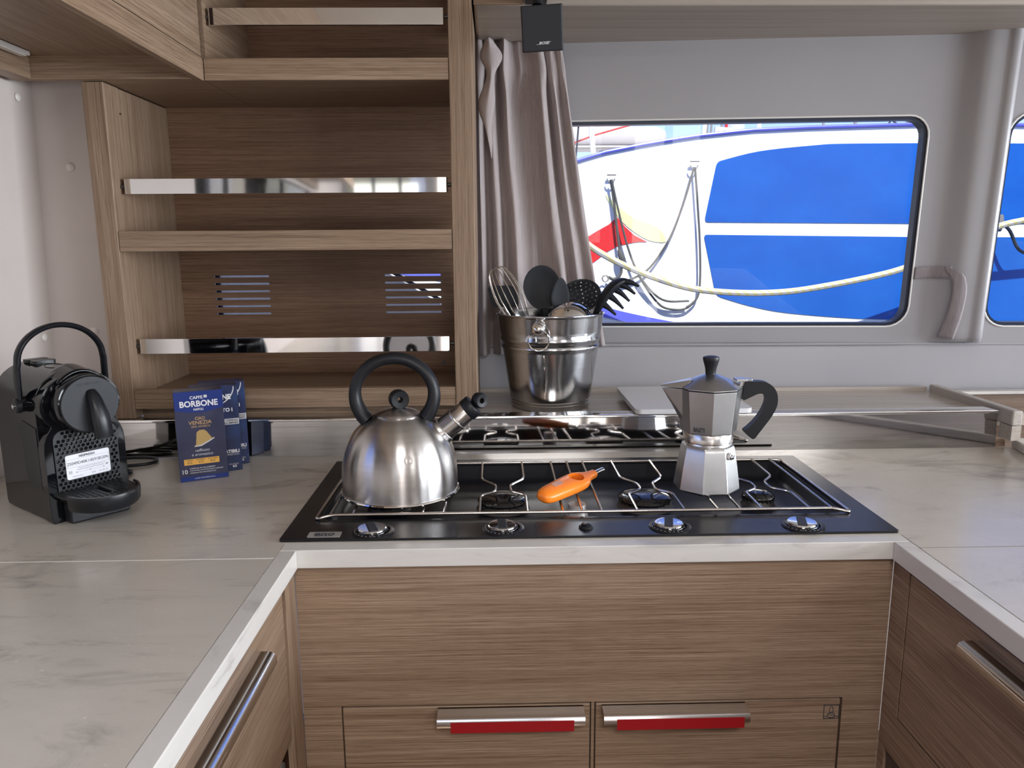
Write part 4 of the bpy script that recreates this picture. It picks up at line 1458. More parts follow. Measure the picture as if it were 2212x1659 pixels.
# ------------------------------------------------------------------ capsule coffee machine
CR = V((-.724, 1.215, KC))
crz = math.atan2(.8, .6)
t = thing('coffee_machine', 'black capsule coffee machine with an arched carry handle and paper label', 'coffee machine', tuple(CR), crz)
w2l = (Matrix.Translation(CR) @ Matrix.Rotation(crz, 4, 'Z')).inverted()


def lp(mb, name, m_, parent, **k):
    return local(mb).build(name, m_, parent, **k)


def arch(hw, top, z0, r=None, n=12, flat=.0):
    """upright arch outline (x,z) with a round top"""
    pts = [(-hw, z0), (hw, z0)]
    for k in range(n + 1):
        a = PI * k / n
        pts.append((hw * (math.cos(a) if abs(math.cos(a)) < 1 else math.cos(a)), top - hw * .95 + hw * .95 * math.sin(a) ** .9))
    return pts


bodyp = [(-.0585, .002), (.0585, .002), (.0600, .010), (.0600, .185)] + [(.0600 * math.cos(a), .185 + .0525 * math.sin(a)) for a in [PI * k / 16 for k in range(1, 16)]] + [(-.0600, .185), (-.0600, .010)]
mb = MB().prism(bodyp, -.070, .078, lambda a, b, d: (a, d, b))
bo = lp(mb, 'body', M['black_gloss'], t, bevel=.004, seg=3)
# side recess panel on the viewer's left (curved dark inset)
rp = [(-.060, .120), (-.010, .150), (.0, .135), (-.002, .060), (-.010, .045), (-.055, .045)]
mb = MB().prism([(-.066, .050), (-.066, .150), (-.020, .158), (-.005, .148), (-.012, .120), (-.016, .060), (-.024, .050)], -.0612, -.0598, lambda a, b, d: (d, a, b))
lp(mb, 'side_inset', M['black_plastic'], t, bevel=.0006)
# front bezel: round head flowing into the foot
bz = []
for k in range(0, 25):
    a = math.radians(-38 + k * (256 / 24))
    bz.append((.0605 * math.cos(a), .183 + .0500 * math.sin(a)))
bz = bz + [(-.0560, .140), (-.0600, .128), (-.0615, .115), (-.0615, .004), (-.058, 0), (.058, 0), (.0615, .004), (.0615, .115), (.0600, .128), (.0560, .140)]
mb = MB().prism(bz, -.088, -.068, lambda a, b, d: (a, d, b))
be = lp(mb, 'front_bezel', M['black_gloss'], t, bevel=.006, seg=4)
# perforated front panel
po = rrect(-.0485, .0485, .0300, .1455, .016, 6)
holes = []
cx0, s_ = 0, .0071
row = 0
z = .0365
while z < .143:
    x = -.0445 + (s_ / 2 if row % 2 else 0)
    while x < .0450:
        inr = (abs(x) < .0345 or z < .130) 
        if abs(x) < .0455 and not (abs(x) > .036 and z > .132):
            holes.append((x, z))
        x += s_
    row += 1
    z += s_ * .866
lbl = lambda x, z: (-.036 < x < .034 and .063 < z < .107)
hls = [[(x + .0030 * math.cos(q + PI / 6), z + .0030 * math.sin(q + PI / 6)) for q in [j * PI / 3 for j in range(6)]] for x, z in holes if not lbl(x, z)]
mb = MB().prism(po, -.0905, -.0880, lambda a, b, d: (a, d, b), holes=hls)
fp = lp(mb, 'perforated_panel', M['black_plastic'], t)
mb = MB().prism(inset(po, .002), -.08795, -.0878, lambda a, b, d: (a, d, b))
lp(mb, 'panel_back', M['rubber'], t)
# paper label
lb0 = [(x, z) for x, z in rrect(-.0345, .0325, .0655, .1045, .003, 4)]
mb = MB().prism(lb0, -.0914, -.0911, lambda a, b, d: (a, d, b))
la = lp(mb, 'paper_label', mat('paper_label', (.74, .75, .80), .5), t)


def lt(body, size, x, z, m_='print_dark', **k):
    q = text_mb(body, size, (x, -.0917, z), (1, 0, 0), (0, 0, 1), ext=.00005, **k)
    lp(q, 'lettering', M[m_], la)


lt('NESPRESSO', .0048, -.0020, .1003, bold=.00015)
lt('25049D40K145918G09t', .0068, -.0010, .0900, sx=.93)
lt('Nespresso system UTZ etiqueta Espresso cod', .0022, .004, .0822, 'print_grey')
lt('Gewicht mit Verpackung 230 V codice etiqueta', .0022, .002, .0792, 'print_grey')
lt('nespresso.com', .0026, -.0190, .0695, 'print_grey')
lnq = MB()
def seg(x0, x1, z0, z1): lnq.box(x0, x1, -.0917, -.0914, z0, z1)
seg(-.0330, .0310, .0968, .0971); seg(-.0330, .0310, .0840, .0843); seg(-.0332, -.0329, .0840, .0971); seg(.0308, .0311, .0840, .0971)
seg(-.0200, .0220, .0752, .0755)
for x in (-.0195, .0010, .0220):
    seg(x - .0008, x + .0008, .0745, .0762)
for x in (.0030, .0060, .0150, .0200, .0250):
    seg(x, x + .0022, .0685, .0688); seg(x, x + .0022, .0705, .0708); seg(x, x + .0003, .0685, .0708); seg(x + .0019, x + .0022, .0685, .0708)
seg(-.0310, -.0265, .0745, .0748); seg(-.0310, -.0265, .0790, .0793); seg(-.0310, -.0307, .0745, .0793); seg(-.0268, -.0265, .0745, .0793)
lnq.tube([(-.0303, -.0916, .0752), (-.0272, -.0916, .0786)], .0003, 4).tube([(-.0303, -.0916, .0786), (-.0272, -.0916, .0752)], .0003, 4)
seg(.0255, .0290, .0775, .0805)
lp(lnq, 'label_marks', M['print_grey'], la)
# brewing head: drum and flat disc with a downward spout
RX = Matrix.Rotation(PI / 2, 4, 'X')
mb = MB().lathe([(.0465, .086), (.0465, .112), (.0455, .1145), (.0435, .1150)], 64, M=RX, c=(0, 0, .1850))
lp(mb, 'head_drum', M['black_gloss'], t, smooth=True)
mb = MB().lathe([(.0430, .110), (.0435, .1165), (.0425, .1180), (.0, .1182)], 64, M=RX, c=(.0005, 0, .1845))
dk = lp(mb, 'head_disc', M['grey_plastic'], t, smooth=True)
tx = text_mb('NESPRESSO', .0060, (0, -.1184, .2165), (1, 0, 0), (0, 0, 1), ext=.0002, spacing=1.15)
lp(tx, 'lettering', M['black_plastic'], dk)
sp3 = smooth_path([(.003, -.1160, .2040), (.0035, -.1230, .1960), (.0045, -.1300, .1800), (.0060, -.1340, .1600), (.0070, -.1350, .1450), (.0075, -.1345, .1340)], 5)
mb = MB().tube(sp3, [.0075 + .0055 * min(1, k / 14) for k in range(len(sp3))], 20, up=(1, 0, 0), flat=(.75, 1.05))
lp(mb, 'coffee_spout', M['black_satin'], t, smooth=True)
# top lever lip
mb = MB().grid(lambda u, v: (.034 * (u * 2 - 1), -.098 + .045 * v, .2290 + .0095 * math.cos((u - .5) * 2.4) - .004 + .006 * v - .010 * (u * 2 - 1) ** 2), 14, 8)
lp(mb, 'lever_lip', M['black_gloss'], t, smooth=True, solid=.004)
# collar for the handle and the arched handle
mb = MB().tube([(-.066, -.034, .186), (.066, -.034, .186)], .0125, 24)
lp(mb, 'handle_axle', M['black_gloss'], t, smooth=True)
hp = [(-.0655, -.0335, .178), (-.0655, -.0345, .200), (-.0650, -.0370, .240)]
for k in range(0, 13):
    a = PI - PI * k / 12
    hp.append((.0640 * math.cos(a), -.0385, .2470 + .0560 * math.sin(a)))
hp += [(.0650, -.0370, .240), (.0655, -.0345, .200), (.0655, -.0335, .178)]
hp = smooth_path(hp, 3)
mb = MB().tube(hp, .0056, 12, up=(0, 1, 0), flat=(.8, 1.4))
hn = lp(mb, 'carry_handle', M['black_satin'], t, smooth=True)
mb = MB().lathe([(.0115, -.004), (.0115, .003), (.0095, .005), (0, .0055)], 24, M=Matrix.Rotation(-PI / 2, 4, 'Y'), c=(-.0685, -.0335, .1840))
lp(mb, 'hinge_cap', M['black_plastic'], t, smooth=True)
mb = MB().lathe([(.0034, .0), (.0034, .002), (0, .0026)], 14, M=Matrix.Rotation(-PI / 2, 4, 'Y'), c=(-.0738, -.0335, .1835))
lp(mb, 'screw', M['chrome'], t, smooth=True)
# two brew buttons on top at the back
for y in (.030, .056):
    mb = MB().prism(rrect(-.017, .017, y - .010, y + .010, .005, 4), .2360, .2415, lambda a, b, d: (a, b, d))
    lp(mb, 'brew_button', M['black_satin'], t, bevel=.002)
# oval embossed line on top
ov = [(.016 + .012 * math.cos(a) - .02, -.022 + .026 * math.sin(a), 0) for a in [k * PI / 14 for k in range(28)]]
ov = [(x, y, .185 + .0525 * math.sqrt(max(0, 1 - (x / .06) ** 2)) + .0002) for x, y, z in ov]
mb = MB().tube(ov, .0006, 6, closed=True)
lp(mb, 'cup_rest_line', M['rubber'], t, smooth=True)
# cup support with grille, drip tray beneath
tr = [(-.0560, -.0880), (.0500, -.0880)] + [(.0500 * math.cos(a) - .003, -.130 + .0560 * math.sin(a)) for a in [-PI * k / 16 for k in range(0, 17)]] + [(-.0560, -.120)]
gh = []
for i in range(10):
    for j in range(11):
        x = -.040 + j * .0074; y = -.098 - i * .0072
        if ((x + .003) / .041) ** 2 + ((y + .125) / .047) ** 2 < 1 and not (abs(x + .001) < .0075 and -.150 < y < -.100):
            gh.append(rrect(x - .0026, x + .0026, y - .0021, y + .0021, .0008, 1))
gh.append(rrect(-.0055, .0045, -.152, -.104, .003, 3))
mb = MB().prism(tr, .0455, .0490, lambda a, b, d: (a, b, d), holes=gh)
tg = lp(mb, 'cup_grille', M['black_plastic'], t)
outer = [(p[0] * 1.0, p[1]) for p in tr]
mb = MB()
rim = [(.0450, .0520, 1.0), (.0525, .0530, 1.02)]
pr_ = [(1.00, .0495), (1.0, .0535), (1.045, .0535), (1.055, .0500), (1.035, .0340), (.99, .0290), (.96, .0290), (.99, .0400)]
ctr = V((-.003, -.090))
tro = tr[2:19]
tro = [(-.0560, -.0885), (-.0560, -.105)] [:0] + tro
nU = len(tro)
def rimf(u, v):
    p = V(tro[int(round(u * (nU - 1)))])
    s, zz = pr_[int(round(v * (len(pr_) - 1)))]
    q = ctr + (p - ctr) * s
    return (q.x, q.y, zz)
mb.grid(rimf, nU, len(pr_))
lp(mb, 'tray_rim', M['black_satin'], tg, smooth=True)
bp_ = [(-.0460, -.088), (.0420, -.088), (.0430, -.104), (.0380, -.1120), (-.0400, -.1160), (-.0460, -.106)]
mb = MB().prism([(-.0440, -.0880), (.0440, -.0880), (.0440, -.1200), (-.0440, -.1120)], .001, .0300, lambda a, b, d: (a, b * (1.0) , d))
lp(mb, 'drip_tray', M['black_plastic'], t, bevel=.003)
mb = MB().prism([(-.0500, -.0880), (.0420, -.0880), (.0380, -.1350), (.0200, -.158), (-.0100, -.166), (-.0350, -.155), (-.0500, -.130)], .0290, .0450, lambda a, b, d: (a * (.86 + .14 * (d - .029) / .016), -.088 + (b + .088) * (.62 + .38 * (d - .029) / .016), d))
lp(mb, 'tray_bowl', M['black_satin'], tg, bevel=.004, seg=3)
# power cord lying in loops beside the machine
c1 = smooth_path([(-.700, 1.335, KC + .030), (-.730, 1.400, KC + .012), (-.800, 1.455, KC + .0040), (-.780, 1.465, KC + .0040), (-.735, 1.478, KC + .0042), (-.700, 1.475, KC + .0040), (-.682, 1.455, KC + .0040), (-.690, 1.432, KC + .0040),
                  (-.725, 1.418, KC + .0042), (-.770, 1.405, KC + .0040), (-.775, 1.392, KC + .0042), (-.740, 1.392, KC + .0040), (-.704, 1.388, KC + .0040), (-.697, 1.370, KC + .0040), (-.712, 1.350, KC + .0040), (-.740, 1.338, KC + .004), (-.770, 1.34, KC + .004)], 6)
mb = MB().tube([w2l @ V(p) for p in c1], .0034, 10)
lp(mb, 'power_cord', M['rubber'], t, smooth=True)

# ------------------------------------------------------------------ curtain
def curtain(u, v):
    # v: 0 top .. 1 bottom
    s = v ** .92
    z = 1.7895 - .7105 * v + .022 * u * v
    xl = -.0500 - .002 * s
    xr = .150 + .112 * s ** 1.15
    ph = 2 * PI * (6.6 * u + .75 * math.sin(2.6 * u * 2 + .4) - .25)
    flat_ = 1 - .55 * max(0, min(1, (u - .72) / .18))
    tight = math.exp(-((v - .085) / .05) ** 2)
    amp = (.0105 + .009 * (1 - math.exp(-v * 9))) * (1 - .45 * tight) * (1 - .25 * s) * flat_
    x = xl + (xr - xl) * (u + .010 * math.sin(ph * 2 + .6) * (1 - s) - .012 * math.sin(u * 9) * v)
    wv_ = math.sin(ph + .8 * math.sin(u * 13 + 2.2)) 
    wv2 = math.copysign(abs(wv_) ** .75, wv_)
    y = 1.775 + .018 * s + amp * wv2 + .004 * math.sin(u * 31 + v * 5) * (1 - v) + .003 * math.sin(u * 47 + v * 9)
    y = min(y, W(x, z) - .010)
    x += .0045 * tight * math.sin(ph * 1.0 + 1.2)
    return (x, y, z)


t = MB().grid(curtain, 260, 90).build('curtain', M['curtain'], None, smooth=True, solid=.0012, origin=(.08, 1.78, 1.08))
tag(t, 'pleated greige fabric curtain hanging at the left of the window', 'curtain')
# unhooked pinch pleat sagging at the top left
def flap(u, v):
    a = (u - .5)
    wd = .006 + .026 * math.exp(-((v - .16) / .12) ** 2) + .020 * math.exp(-((v - .62) / .22) ** 2) - .004 * v
    z = 1.785 - .235 * v - .018 * math.cos(a * 2 * PI) * v
    return (-.012 + a * wd * 1.55 + .006 * math.sin(v * 7), 1.744 - .012 * math.cos(a * PI) * (1 - .4 * v) + .004 * abs(a), z)
MB().grid(flap, 18, 40).build('loose_pleat', M['curtain'], t, smooth=True, solid=.0012)

# tie-back strap on the pillar
def on_pillar(x, z, lift):
    d = max(pill_depth(x - .006), pill_depth(x), pill_depth(x + .006))
    return (x, W(x, z) - d - lift, z)


mb = MB().grid(lambda u, v: on_pillar(.984 + .069 * u, 1.2555 + .0275 * v + .0035 * math.sin(u * 2.2), .0035 + .004 * u), 20, 5)
t = mb.build('tieback_strap', M['strap'], None, smooth=True, solid=.0018, origin=(1.04, 1.74, 1.2))
tag(t, 'grey hook-and-loop strap hanging folded on the white pillar right of the window', 'strap')
CL = smooth_path([(1.052, 0, 1.284), (1.0640, 0, 1.262), (1.0700, 0, 1.235), (1.0690, 0, 1.200), (1.0640, 0, 1.160), (1.0560, 0, 1.119)], 5)


def hang(u, v):
    k = v * (len(CL) - 1); i_ = min(int(k), len(CL) - 2)
    p = CL[i_].lerp(CL[i_ + 1], k - i_)
    w_ = .0285 * min(1, .35 + v * 6)
    x = p.x + (u - .5) * w_ + (.006 * (1 - min(1, v * 6)) * -1)
    return on_pillar(x, p.z + (u - .5) * -.004, .009 + .003 * math.sin(v * 3))


MB().grid(hang, 7, 36).build('hanging_end', M['strap'], t, smooth=True, solid=.0018)

# ------------------------------------------------------------------ loudspeaker
t = thing('loudspeaker', 'small black cube loudspeaker hanging at the top of the window wall', 'loudspeaker', (.09, 1.46, 1.73))
Ms = Matrix.Translation((.0895, 1.4700, 1.7325)) @ Matrix.Rotation(math.radians(-2.2), 4, 'Y') @ Matrix.Rotation(math.radians(-5), 4, 'Z') @ Matrix.Rotation(math.radians(13), 4, 'X')
mb = MB().box(-.0375, .0375, -.022, .032, -.0385, .0385).xf(Ms)
mb.build('cabinet', M['black_plastic'], t, bevel=.0015)
mb = MB().box(-.0368, .0368, -.0290, -.0225, -.0378, .0378).xf(Ms)
gr = mb.build('front_grille', mat('speaker_cloth', (.022, .025, .032), .7), t, bevel=.0025)
rt_, up_ = (Ms.to_3x3() @ V((1, 0, 0))), (Ms.to_3x3() @ V((0, 0, 1)))
text_mb('BOSE', .0062, Ms @ V((.0020, -.0293, -.0245)), rt_, up_, bold=.0003, shear=.35, sx=1.25).build('lettering', M['print_silver'], gr)
ln = MB().box(-.0115, -.0070, -.0297, -.0291, -.0268, -.0262).box(.0095, .0150, -.0297, -.0291, -.0229, -.0223).xf(Ms)
ln.build('logo_bar', M['print_silver'], gr)
mb = MB().tube([Ms @ V((-.008, .012, .038)), (.082, 1.485, 1.80)], .010, 16)
mb.box(.060, .100, 1.500, 1.5242, 1.790, 1.840)
mb.build('wall_bracket', M['black_plastic'], t)

# ================================================================== outside
struct('sea', MB().add([(-60, 2.6, -.75), (60, 2.6, -.75), (60, 60, -.75), (-60, 60, -.75)], [(0, 1, 2, 3)]).add([(-60, -60, -.75), (60, -60, -.75), (60, 2.6, -.75), (-60, 2.6, -.75)], [(0, 1, 2, 3)]), M['water'])
# unseen aft deck added for bounce light, roof overhang added to block sun
struct('bounce_deck', MB().box(-1.4, 3.8, -6.4, -3.30, -.10, -.02), M['deck'])
struct('sun_block_roof', MB().box(-1.4, 3.8, -4.6, -3.30, 2.10, 2.16), M['deck'])
struct('side_deck', MB().box(-1.4, 3.8, 1.93, 2.40, .45, .50), M['deck'])

# neighbouring yacht: hull side faces the window
SH = [(-3.2, 1.05), (-1.6, 1.36), (-.5, 1.56), (.2, 1.718), (.435, 1.785), (.578, 1.828), (.829, 1.875), (1.079, 1.912), (1.38, 1.942), (1.708, 1.955), (2.34, 1.969), (2.881, 1.962), (4.142, 1.925), (6.5, 1.80), (8.0, 1.70)]


def interp(T, x):
    for (x0, z0), (x1, z1) in zip(T[:-1], T[1:]):
        if x <= x1:
            return z0 + (z1 - z0) * max(0, (x - x0)) / (x1 - x0)
    return T[-1][1]


def hy(x, z):
    """near side of the hull"""
    y = 4.2
    top = interp(SH, x)
    if x < .2:
        y += .07 * (.2 - x) ** 2
    lo = .93 - .25 * max(-.6, min(1.2, x - .7)) * .3
    if z < lo:
        y += .55 * (lo - z) ** 1.7
    return y


t = thing('sailing_yacht', 'white and blue yacht moored alongside, its hull filling the window', 'yacht', (2.5, 5.6, -.7))
xs_ = [p[0] for p in SH]
XS = sorted(set([round(-3.2 + .16 * k, 3) for k in range(71)]))
nz_ = 30
mb = MB()
def hullf(u, v):
    x = XS[int(round(u * (len(XS) - 1)))]
    top = interp(SH, x)
    if v <= .5:      # near side, bottom to sheer
        z = -.75 + (top + .75) * v * 2
        return (x, hy(x, z), z)
    q = (v - .5) * 2  # deck across, then far side down
    if q < .5:
        return (x, hy(x, top) + (2.8 - .0) * q * 2 * max(.05, min(1, (x + 3.3) / 2.5)), top + .02 * math.sin(q * 2 * PI))
    return (x, hy(x, top) + 2.8 * max(.05, min(1, (x + 3.3) / 2.5)), top - (top + .75) * (q - .5) * 2)
mb.grid(hullf, len(XS), 61)
ho = mb.build('hull', M['hull'], t, smooth=True)


def decal(name, poly, m_, off=.004, parent=None):
    """painted area on the hull side, cut into strips so it follows the hull"""
    me = MB().prism(poly, -off, -off + .002, lambda a, b, d: (a, hy(a, b) + d, b))
    return me.build(name, m_, parent or ho)


def sm(pts, n=4, **k):
    return [(p.x, p.z) for p in smooth_path([(a, 0, b) for a, b in pts], n, **k)]


B1 = sm([(1.213, 1.779), (1.241, 1.791), (1.436, 1.836), (1.714, 1.864), (1.967, 1.874), (2.892, 1.87), (4.156, 1.845)]) + [(4.228, 1.43), (2.298, 1.446), (1.17, 1.461), (1.158, 1.464), (1.154, 1.475), (1.154, 1.486), (1.202, 1.757), (1.206, 1.770)]
B2 = [(1.153, 1.378), (1.156, 1.389), (1.165, 1.393), (2.305, 1.373), (4.242, 1.354), (4.324, .886)] + sm([(2.44, .904), (2.04, .921), (1.641, .956), (1.428, .997), (1.262, 1.046)]) + [(1.242, 1.056), (1.230, 1.070), (1.222, 1.092)]
decal('blue_panel', B1, M['hull_blue'])
decal('blue_panel', B2, M['hull_blue'])
# red and pale yellow bow artwork
RED = [(.35, 1.25), (.46, 1.34), (.508, 1.388), (.559, 1.418), (.622, 1.452), (.662, 1.488), (.670, 1.488), (.712, 1.440), (.764, 1.393), (.836, 1.356), (.790, 1.357), (.744, 1.351), (.675, 1.336), (.611, 1.302), (.56, 1.262), (.509, 1.226), (.42, 1.17)]
decal('bow_artwork', RED, M['hull_red'])
YEL = sm([(.601, 1.613), (.633, 1.552), (.698, 1.464), (.777, 1.401), (.855, 1.362), (.94, 1.357), (.904, 1.425), (.839, 1.456), (.762, 1.484), (.684, 1.539), (.645, 1.576)], 3, closed=True)
decal('bow_artwork', YEL, M['hull_yellow'])
ST = sm([(-1.6, 1.40), (-.6, 1.26), (.2, 1.108), (.381, 1.056), (.59, 1.004), (.721, .969), (.905, .929), (1.117, .89), (1.382, .853), (2.2, .81), (4, .78)], 5)
SB = sm([(-1.6, 1.34), (-.6, 1.20), (.2, 1.040), (.382, .990), (.591, .945), (.722, .915), (.907, .882), (1.118, .852), (1.384, .825), (2.2, .78), (4, .75)], 5)
decal('boot_stripe', ST + SB[::-1], M['hull_stripe'])
decal('bottom_paint', [(a, b - .035) for a, b in SB] + [(4, .2), (-1.6, .2)], M['hull_bottom'], .0035)
rs = []
MB().tube([(x, hy(x, interp(SH, x)) - .004, interp(SH, x) + .004) for x in [-1.5 + .1 * k for k in range(80)]], .0105, 8).build('toe_rail', M['hull_stripe'], ho, smooth=True)


# deck gear seen over the sheer line
def stan(x, y=4.75, h=.62, lean=0.0, r=.011, m_='white'):
    z0 = interp(SH, x) - .0
    MB().tube([(x, y, z0), (x + lean, y, z0 + h)], r, 12).build('stanchion', M[m_], ho, smooth=True)


stan(.600, 4.7, .55, -.05, .016)
stan(1.60, 4.7, .6, -.01, .014)
stan(1.99, 4.7, .6, 0, .008, 'galv')
stan(2.185, 4.7, .6, 0, .010, 'galv')
for z in (.30, .58):
    MB().tube([(-.5, 4.7, interp(SH, -.5) + z), (.55, 4.7, interp(SH, .55) + z), (1.6, 4.7, interp(SH, 1.6) + z), (2.2, 4.7, interp(SH, 2.2) + z), (5, 4.7, interp(SH, 4.9) + z)], .003, 6).build('guard_wire', M['galv'], ho)
# boom with a stowed sail
MB().tube([(-.8, 5.6, 2.11), (.3, 5.6, 2.095), (1.15, 5.6, 2.09), (1.22, 5.6, 2.09)], [.092, .092, .088, .06], 24).build('boom', M['canvas'], ho, smooth=True)
MB().tube([(-.8, 5.52, 2.03), (1.18, 5.52, 2.025)], .014, 10).build('boom_track', M['galv'], ho)
cw = MB().prism(rrect(.82, 1.28, 1.60, 1.925, .05), 5.0, 5.5, lambda a, b, d: (a, d, b))
cw.build('coachroof', M['hull'], ho, bevel=.02)
for x, z in ((.66, 1.885), (1.24, 1.955)):
    wn_ = MB().lathe([(0, 0), (.030, 0), (.030, .018), (.018, .026), (.018, .05), (.030, .06), (.030, .075), (0, .075)], 24, M=RX, c=(x, 4.86, z))
    wn_.build('winch', M['dark_frame'], ho, smooth=True)
for x in (1.36, 1.385, 1.45):
    MB().tube([(x, 5.0, 1.8), (x + .02, 5.0, 2.6)], .007, 8).build('shroud', M['galv'], ho)
MB().tube([(1.30, 4.9, 1.75), (1.34, 4.9, 2.35)], .014, 12).build('stanchion', M['hull'], ho)
MB().tube([(1.40, 4.95, 2.06), (1.50, 4.95, 2.05), (1.53, 4.95, 2.02)], .020, 12).build('deck_fitting', M['hull'], ho, smooth=True)
MB().tube([(1.46, 4.95, 1.85), (1.46, 4.95, 2.05)], .022, 12).build('deck_fitting', M['galv'], ho, smooth=True)
MB().tube([(1.66, 5.4, 1.6), (1.66, 5.4, 6.5)], .075, 24).build('mast', mat('mast_alloy', (.62, .64, .68), .4, .3), ho, smooth=True)
MB().tube([(1.55, 5.2, 1.7), (1.54, 5.2, 4.2)], .010, 8).build('halyard', M['hull_red'], ho)
MB().tube([(-.2, 4.9, 1.72), (.62, 4.9, 2.02), (.9, 4.95, 2.1)], .006, 6).build('control_line', M['paint_red'], ho)
MB().tube([(.28, 4.9, 1.70), (.40, 4.9, 2.4)], .006, 6).build('control_line', M['dark_frame'], ho)
MB().tube([(.50, 4.9, 1.75), (.55, 4.9, 2.4)], .006, 6).build('control_line', M['dark_frame'], ho)
cl_ = smooth_path([(2.277, 4.5, 1.985), (2.300, 4.5, 2.040), (2.335, 4.5, 2.022), (2.371, 4.5, 2.012), (2.402, 4.5, 2.032), (2.427, 4.5, 2.048), (2.450, 4.5, 2.010), (2.481, 4.5, 1.990), (2.56, 4.5, 1.985)], 5)
MB().tube(cl_, .006, 8).build('coiled_cable', M['dark_frame'], ho, smooth=True)
# lifting eyes on the hull and the mooring cleat
for x, z in ((1.076, 1.770), (.626, 1.702)):
    rg_ = MB().tube([(x - .022, 4.170, z + .014), (x + .026, 4.170, z + .014)], .006, 8)
    rg_.tube([(x + .020 * math.cos(a) - .002, 4.165, z - .008 + .020 * math.sin(a)) for a in [PI * k / 8 for k in range(-8, 1)]], .004, 8)
    rg_.build('lifting_eye', M['galv'], ho, smooth=True)
MB().prism([(2.60, 1.498), (2.765, 1.488), (2.775, 1.440), (2.760, 1.395), (2.72, 1.430), (2.60, 1.440)], 4.11, 4.19, lambda a, b, d: (a, d, b)).build('fairlead', M['galv'], ho, bevel=.006)
MB().tube([(2.64, 4.13, 1.49), (2.645, 4.13, 1.59), (2.70, 4.13, 1.595), (2.715, 4.13, 1.57), (2.715, 4.13, 1.49)], .008, 8).build('fairlead', M['galv'], ho, smooth=True)
MB().tube(smooth_path([(2.75, 4.10, 1.44), (2.80, 4.10, 1.40), (2.86, 4.10, 1.30), (2.95, 4.10, 1.28), (3.1, 4.10, 1.33)], 4), .009, 8).build('shock_cord', M['dark_frame'], ho, smooth=True)


def rope(name, pts, y, r, m_, label, cat, group=None):
    P = smooth_path([(a, y(a, b) if callable(y) else y, b) for a, b in pts], 5)
    o = MB().tube(P, r, 8).build(name, m_, None, smooth=True, origin=tuple(P[0]))
    return tag(o, label, cat, group)


near = lambda d: (lambda a, b: hy(a, b) - d)
r1 = [(1.074, 1.748), (1.028, 1.578), (.97, 1.411), (.91, 1.30), (.836, 1.205), (.747, 1.155), (.671, 1.14), (.614, 1.168)]
rope('fender_line', r1, near(.035), .0058, M['rope_dark'], 'dark thin line sweeping left from the right eye on the white hull', 'rope')
rope('fender_line', [(1.080, 1.748), (1.098, 1.583), (1.12, 1.36), (1.13, 1.159), (1.121, 1.057), (1.084, 1.012), (1.058, .996)], near(.035), .0058, M['rope_dark'], 'dark thin line hanging straight down from the right eye on the white hull', 'rope')
rope('fender_line', [(.623, 1.688), (.64, 1.586), (.663, 1.413), (.684, 1.264), (.688, 1.188), (.652, 1.156), (.619, 1.166)], near(.04), .0075, M['rope_dark'], 'thicker dark line hanging from the left eye down to a shackle', 'rope')
rope('fender_line', [(.626, 1.688), (.663, 1.536), (.718, 1.338), (.78, 1.188), (.865, 1.08), (.944, 1.033), (1.068, 1.032)], near(.05), .0058, M['rope_dark'], 'dark line slanting right from the left eye across the bow artwork', 'rope')
rope('fender_line', [(.790, 1.170), (.856, 1.071), (.923, 1.001), (1.002, .982), (1.060, .990), (1.10, 1.02)], near(.03), .0058, M['rope_dark'], 'dark slack loop of line lowest on the white hull', 'rope')
sh_ = MB().tube([(.600 + .017 * math.cos(a), 4.15, 1.160 + .017 * math.sin(a)) for a in [2 * PI * k / 16 for k in range(16)]], .004, 8, closed=True)
tag(sh_.build('shackle', M['galv'], None, smooth=True, origin=(.60, 4.15, 1.16)), 'small steel shackle at the lower left of the hanging lines', 'shackle')
kn = MB().tube([(.672, 4.145, 1.315), (.680, 4.14, 1.29), (.690, 4.14, 1.262), (.696, 4.145, 1.235)], [.010, .016, .017, .009], 10)
tag(kn.build('rope_knot', M['rope_dark'], None, smooth=True, origin=(.68, 4.14, 1.27)), 'dark knotted bundle on the thicker line below the red artwork', 'knot')
mo = [(a * 1.097, 1.34 + (b - 1.34) * 1.097) for a, b in [(.0, 1.62), (.2, 1.48), (.391, 1.373), (.491, 1.307), (.614, 1.243), (.771, 1.181), (.951, 1.13), (1.176, 1.109), (1.4, 1.113), (1.624, 1.145), (1.845, 1.189), (1.977, 1.226), (2.194, 1.305), (2.343, 1.391), (2.52, 1.442), (2.937, 1.485), (3.6, 1.6)]]
rope('mooring_line', mo, 3.95, .0165, M['rope_yellow'], 'white and yellow mooring line sagging in front of the blue hull', 'rope')

# unseen translucent sheets added aft of the cabin for colour stripes in the rails
def awning_mat(n, c):
    return fabric(n, tuple(v * .85 for v in c), c, .6)


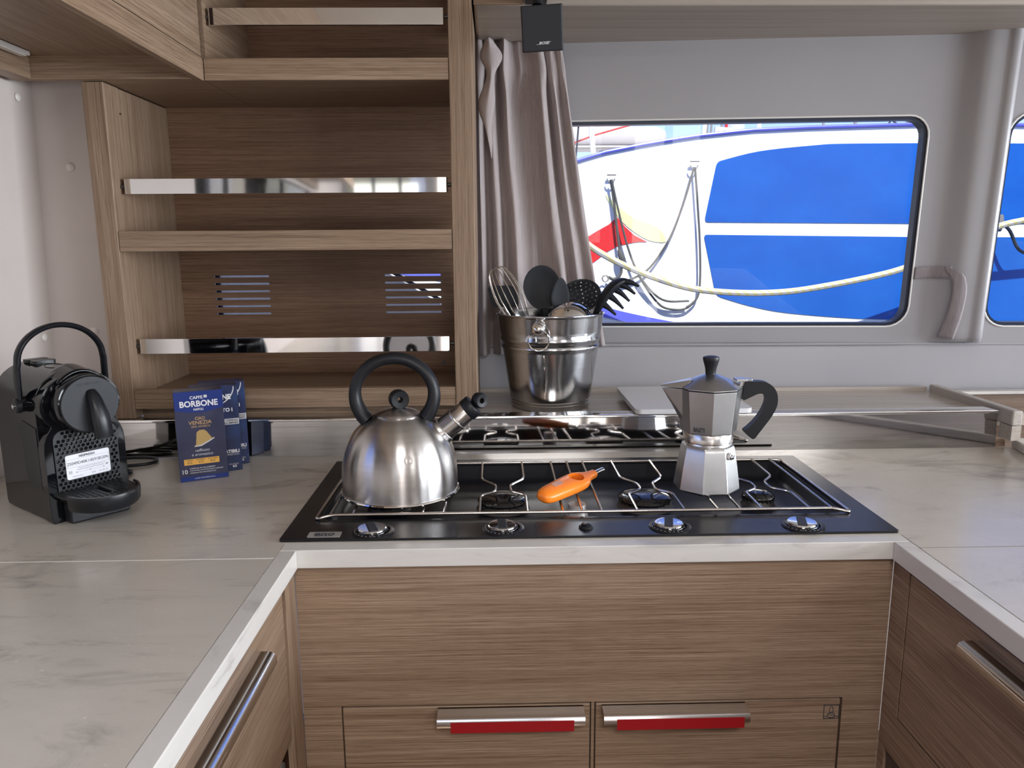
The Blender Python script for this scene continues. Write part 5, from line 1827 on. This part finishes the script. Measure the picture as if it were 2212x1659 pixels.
for k, (x0, x1, nmx, cc) in enumerate(((-5.4, -4.9, 'cream', (.8, .75, .6)), (-4.85, -4.45, 'red', (.7, .08, .10)), (-4.3, -3.75, 'pink', (.75, .45, .42)), (-3.7, -3.25, 'orange', (.80, .22, .10)),
                                       (-2.2, -1.7, 'yellow', (.80, .72, .35)), (.2, .8, 'white', (.8, .8, .8)), (1.6, 1.9, 'red', (.75, .05, .08)))):
    o = MB().grid(lambda u, v, x0=x0, x1=x1: (x0 + (x1 - x0) * u, -7 + .06 * math.sin(u * 9), -.2 + 4.2 * v), 12, 3).build('awning', awning_mat('awning_' + nmx, cc), None, smooth=True, solid=.004, origin=((x0 + x1) / 2, -7, -.2))
    tag(o, nmx + ' hanging sheet added aft of the cabin for reflections, ' + ('far right one of the row' if k == 6 else 'one colour stripe in the polished shelf rails'), 'awning')

# ------------------------------------------------------------------ harbour seen only in reflections
t = thing('quay_building', 'pale harbour building across the quay behind the cabin', 'building', (-2, -16, -.7))
MB().box(-9, 6, -18, -16, -.7, 3.4).build('facade', M['paint_yellow'], t)
MB().box(-9.2, 6.2, -18.2, -15.8, 3.4, 3.7).build('roof', M['paint_red'], t)
for k in range(6):
    MB().box(-8 + 2.3 * k, -7 + 2.3 * k, -16.0, -15.95, .6, 2.4).build('shutter', M['dark_frame'], t)
for x, c, w_ in ((-3.2, 'paint_red', .5), (-.4, 'hull', .9), (1.3, 'paint_red', .35), (2.4, 'hull_blue', .7), (4.4, 'hull', 1.2)):
    t = thing('moored_boat', 'boat moored behind the cabin, seen only as colour in the polished metal', 'boat', (x, -11, -.75), 0, 'boats moored astern')
    MB().prism([(-w_, .3), (w_, .3), (w_ * .85, -.9), (0, -1.3), (-w_ * .85, -.9)], 0, 1.5, lambda a, b, d, x=x: (x + a * (1 if d else .75), -11 - b * 2, -.75 + d)).build('hull', M[c], t, bevel=.05)
    MB().box(x - w_ * .6, x + w_ * .6, -11.5, -10.2, .75, 1.5).build('coachroof', M['hull'], t, bevel=.06)
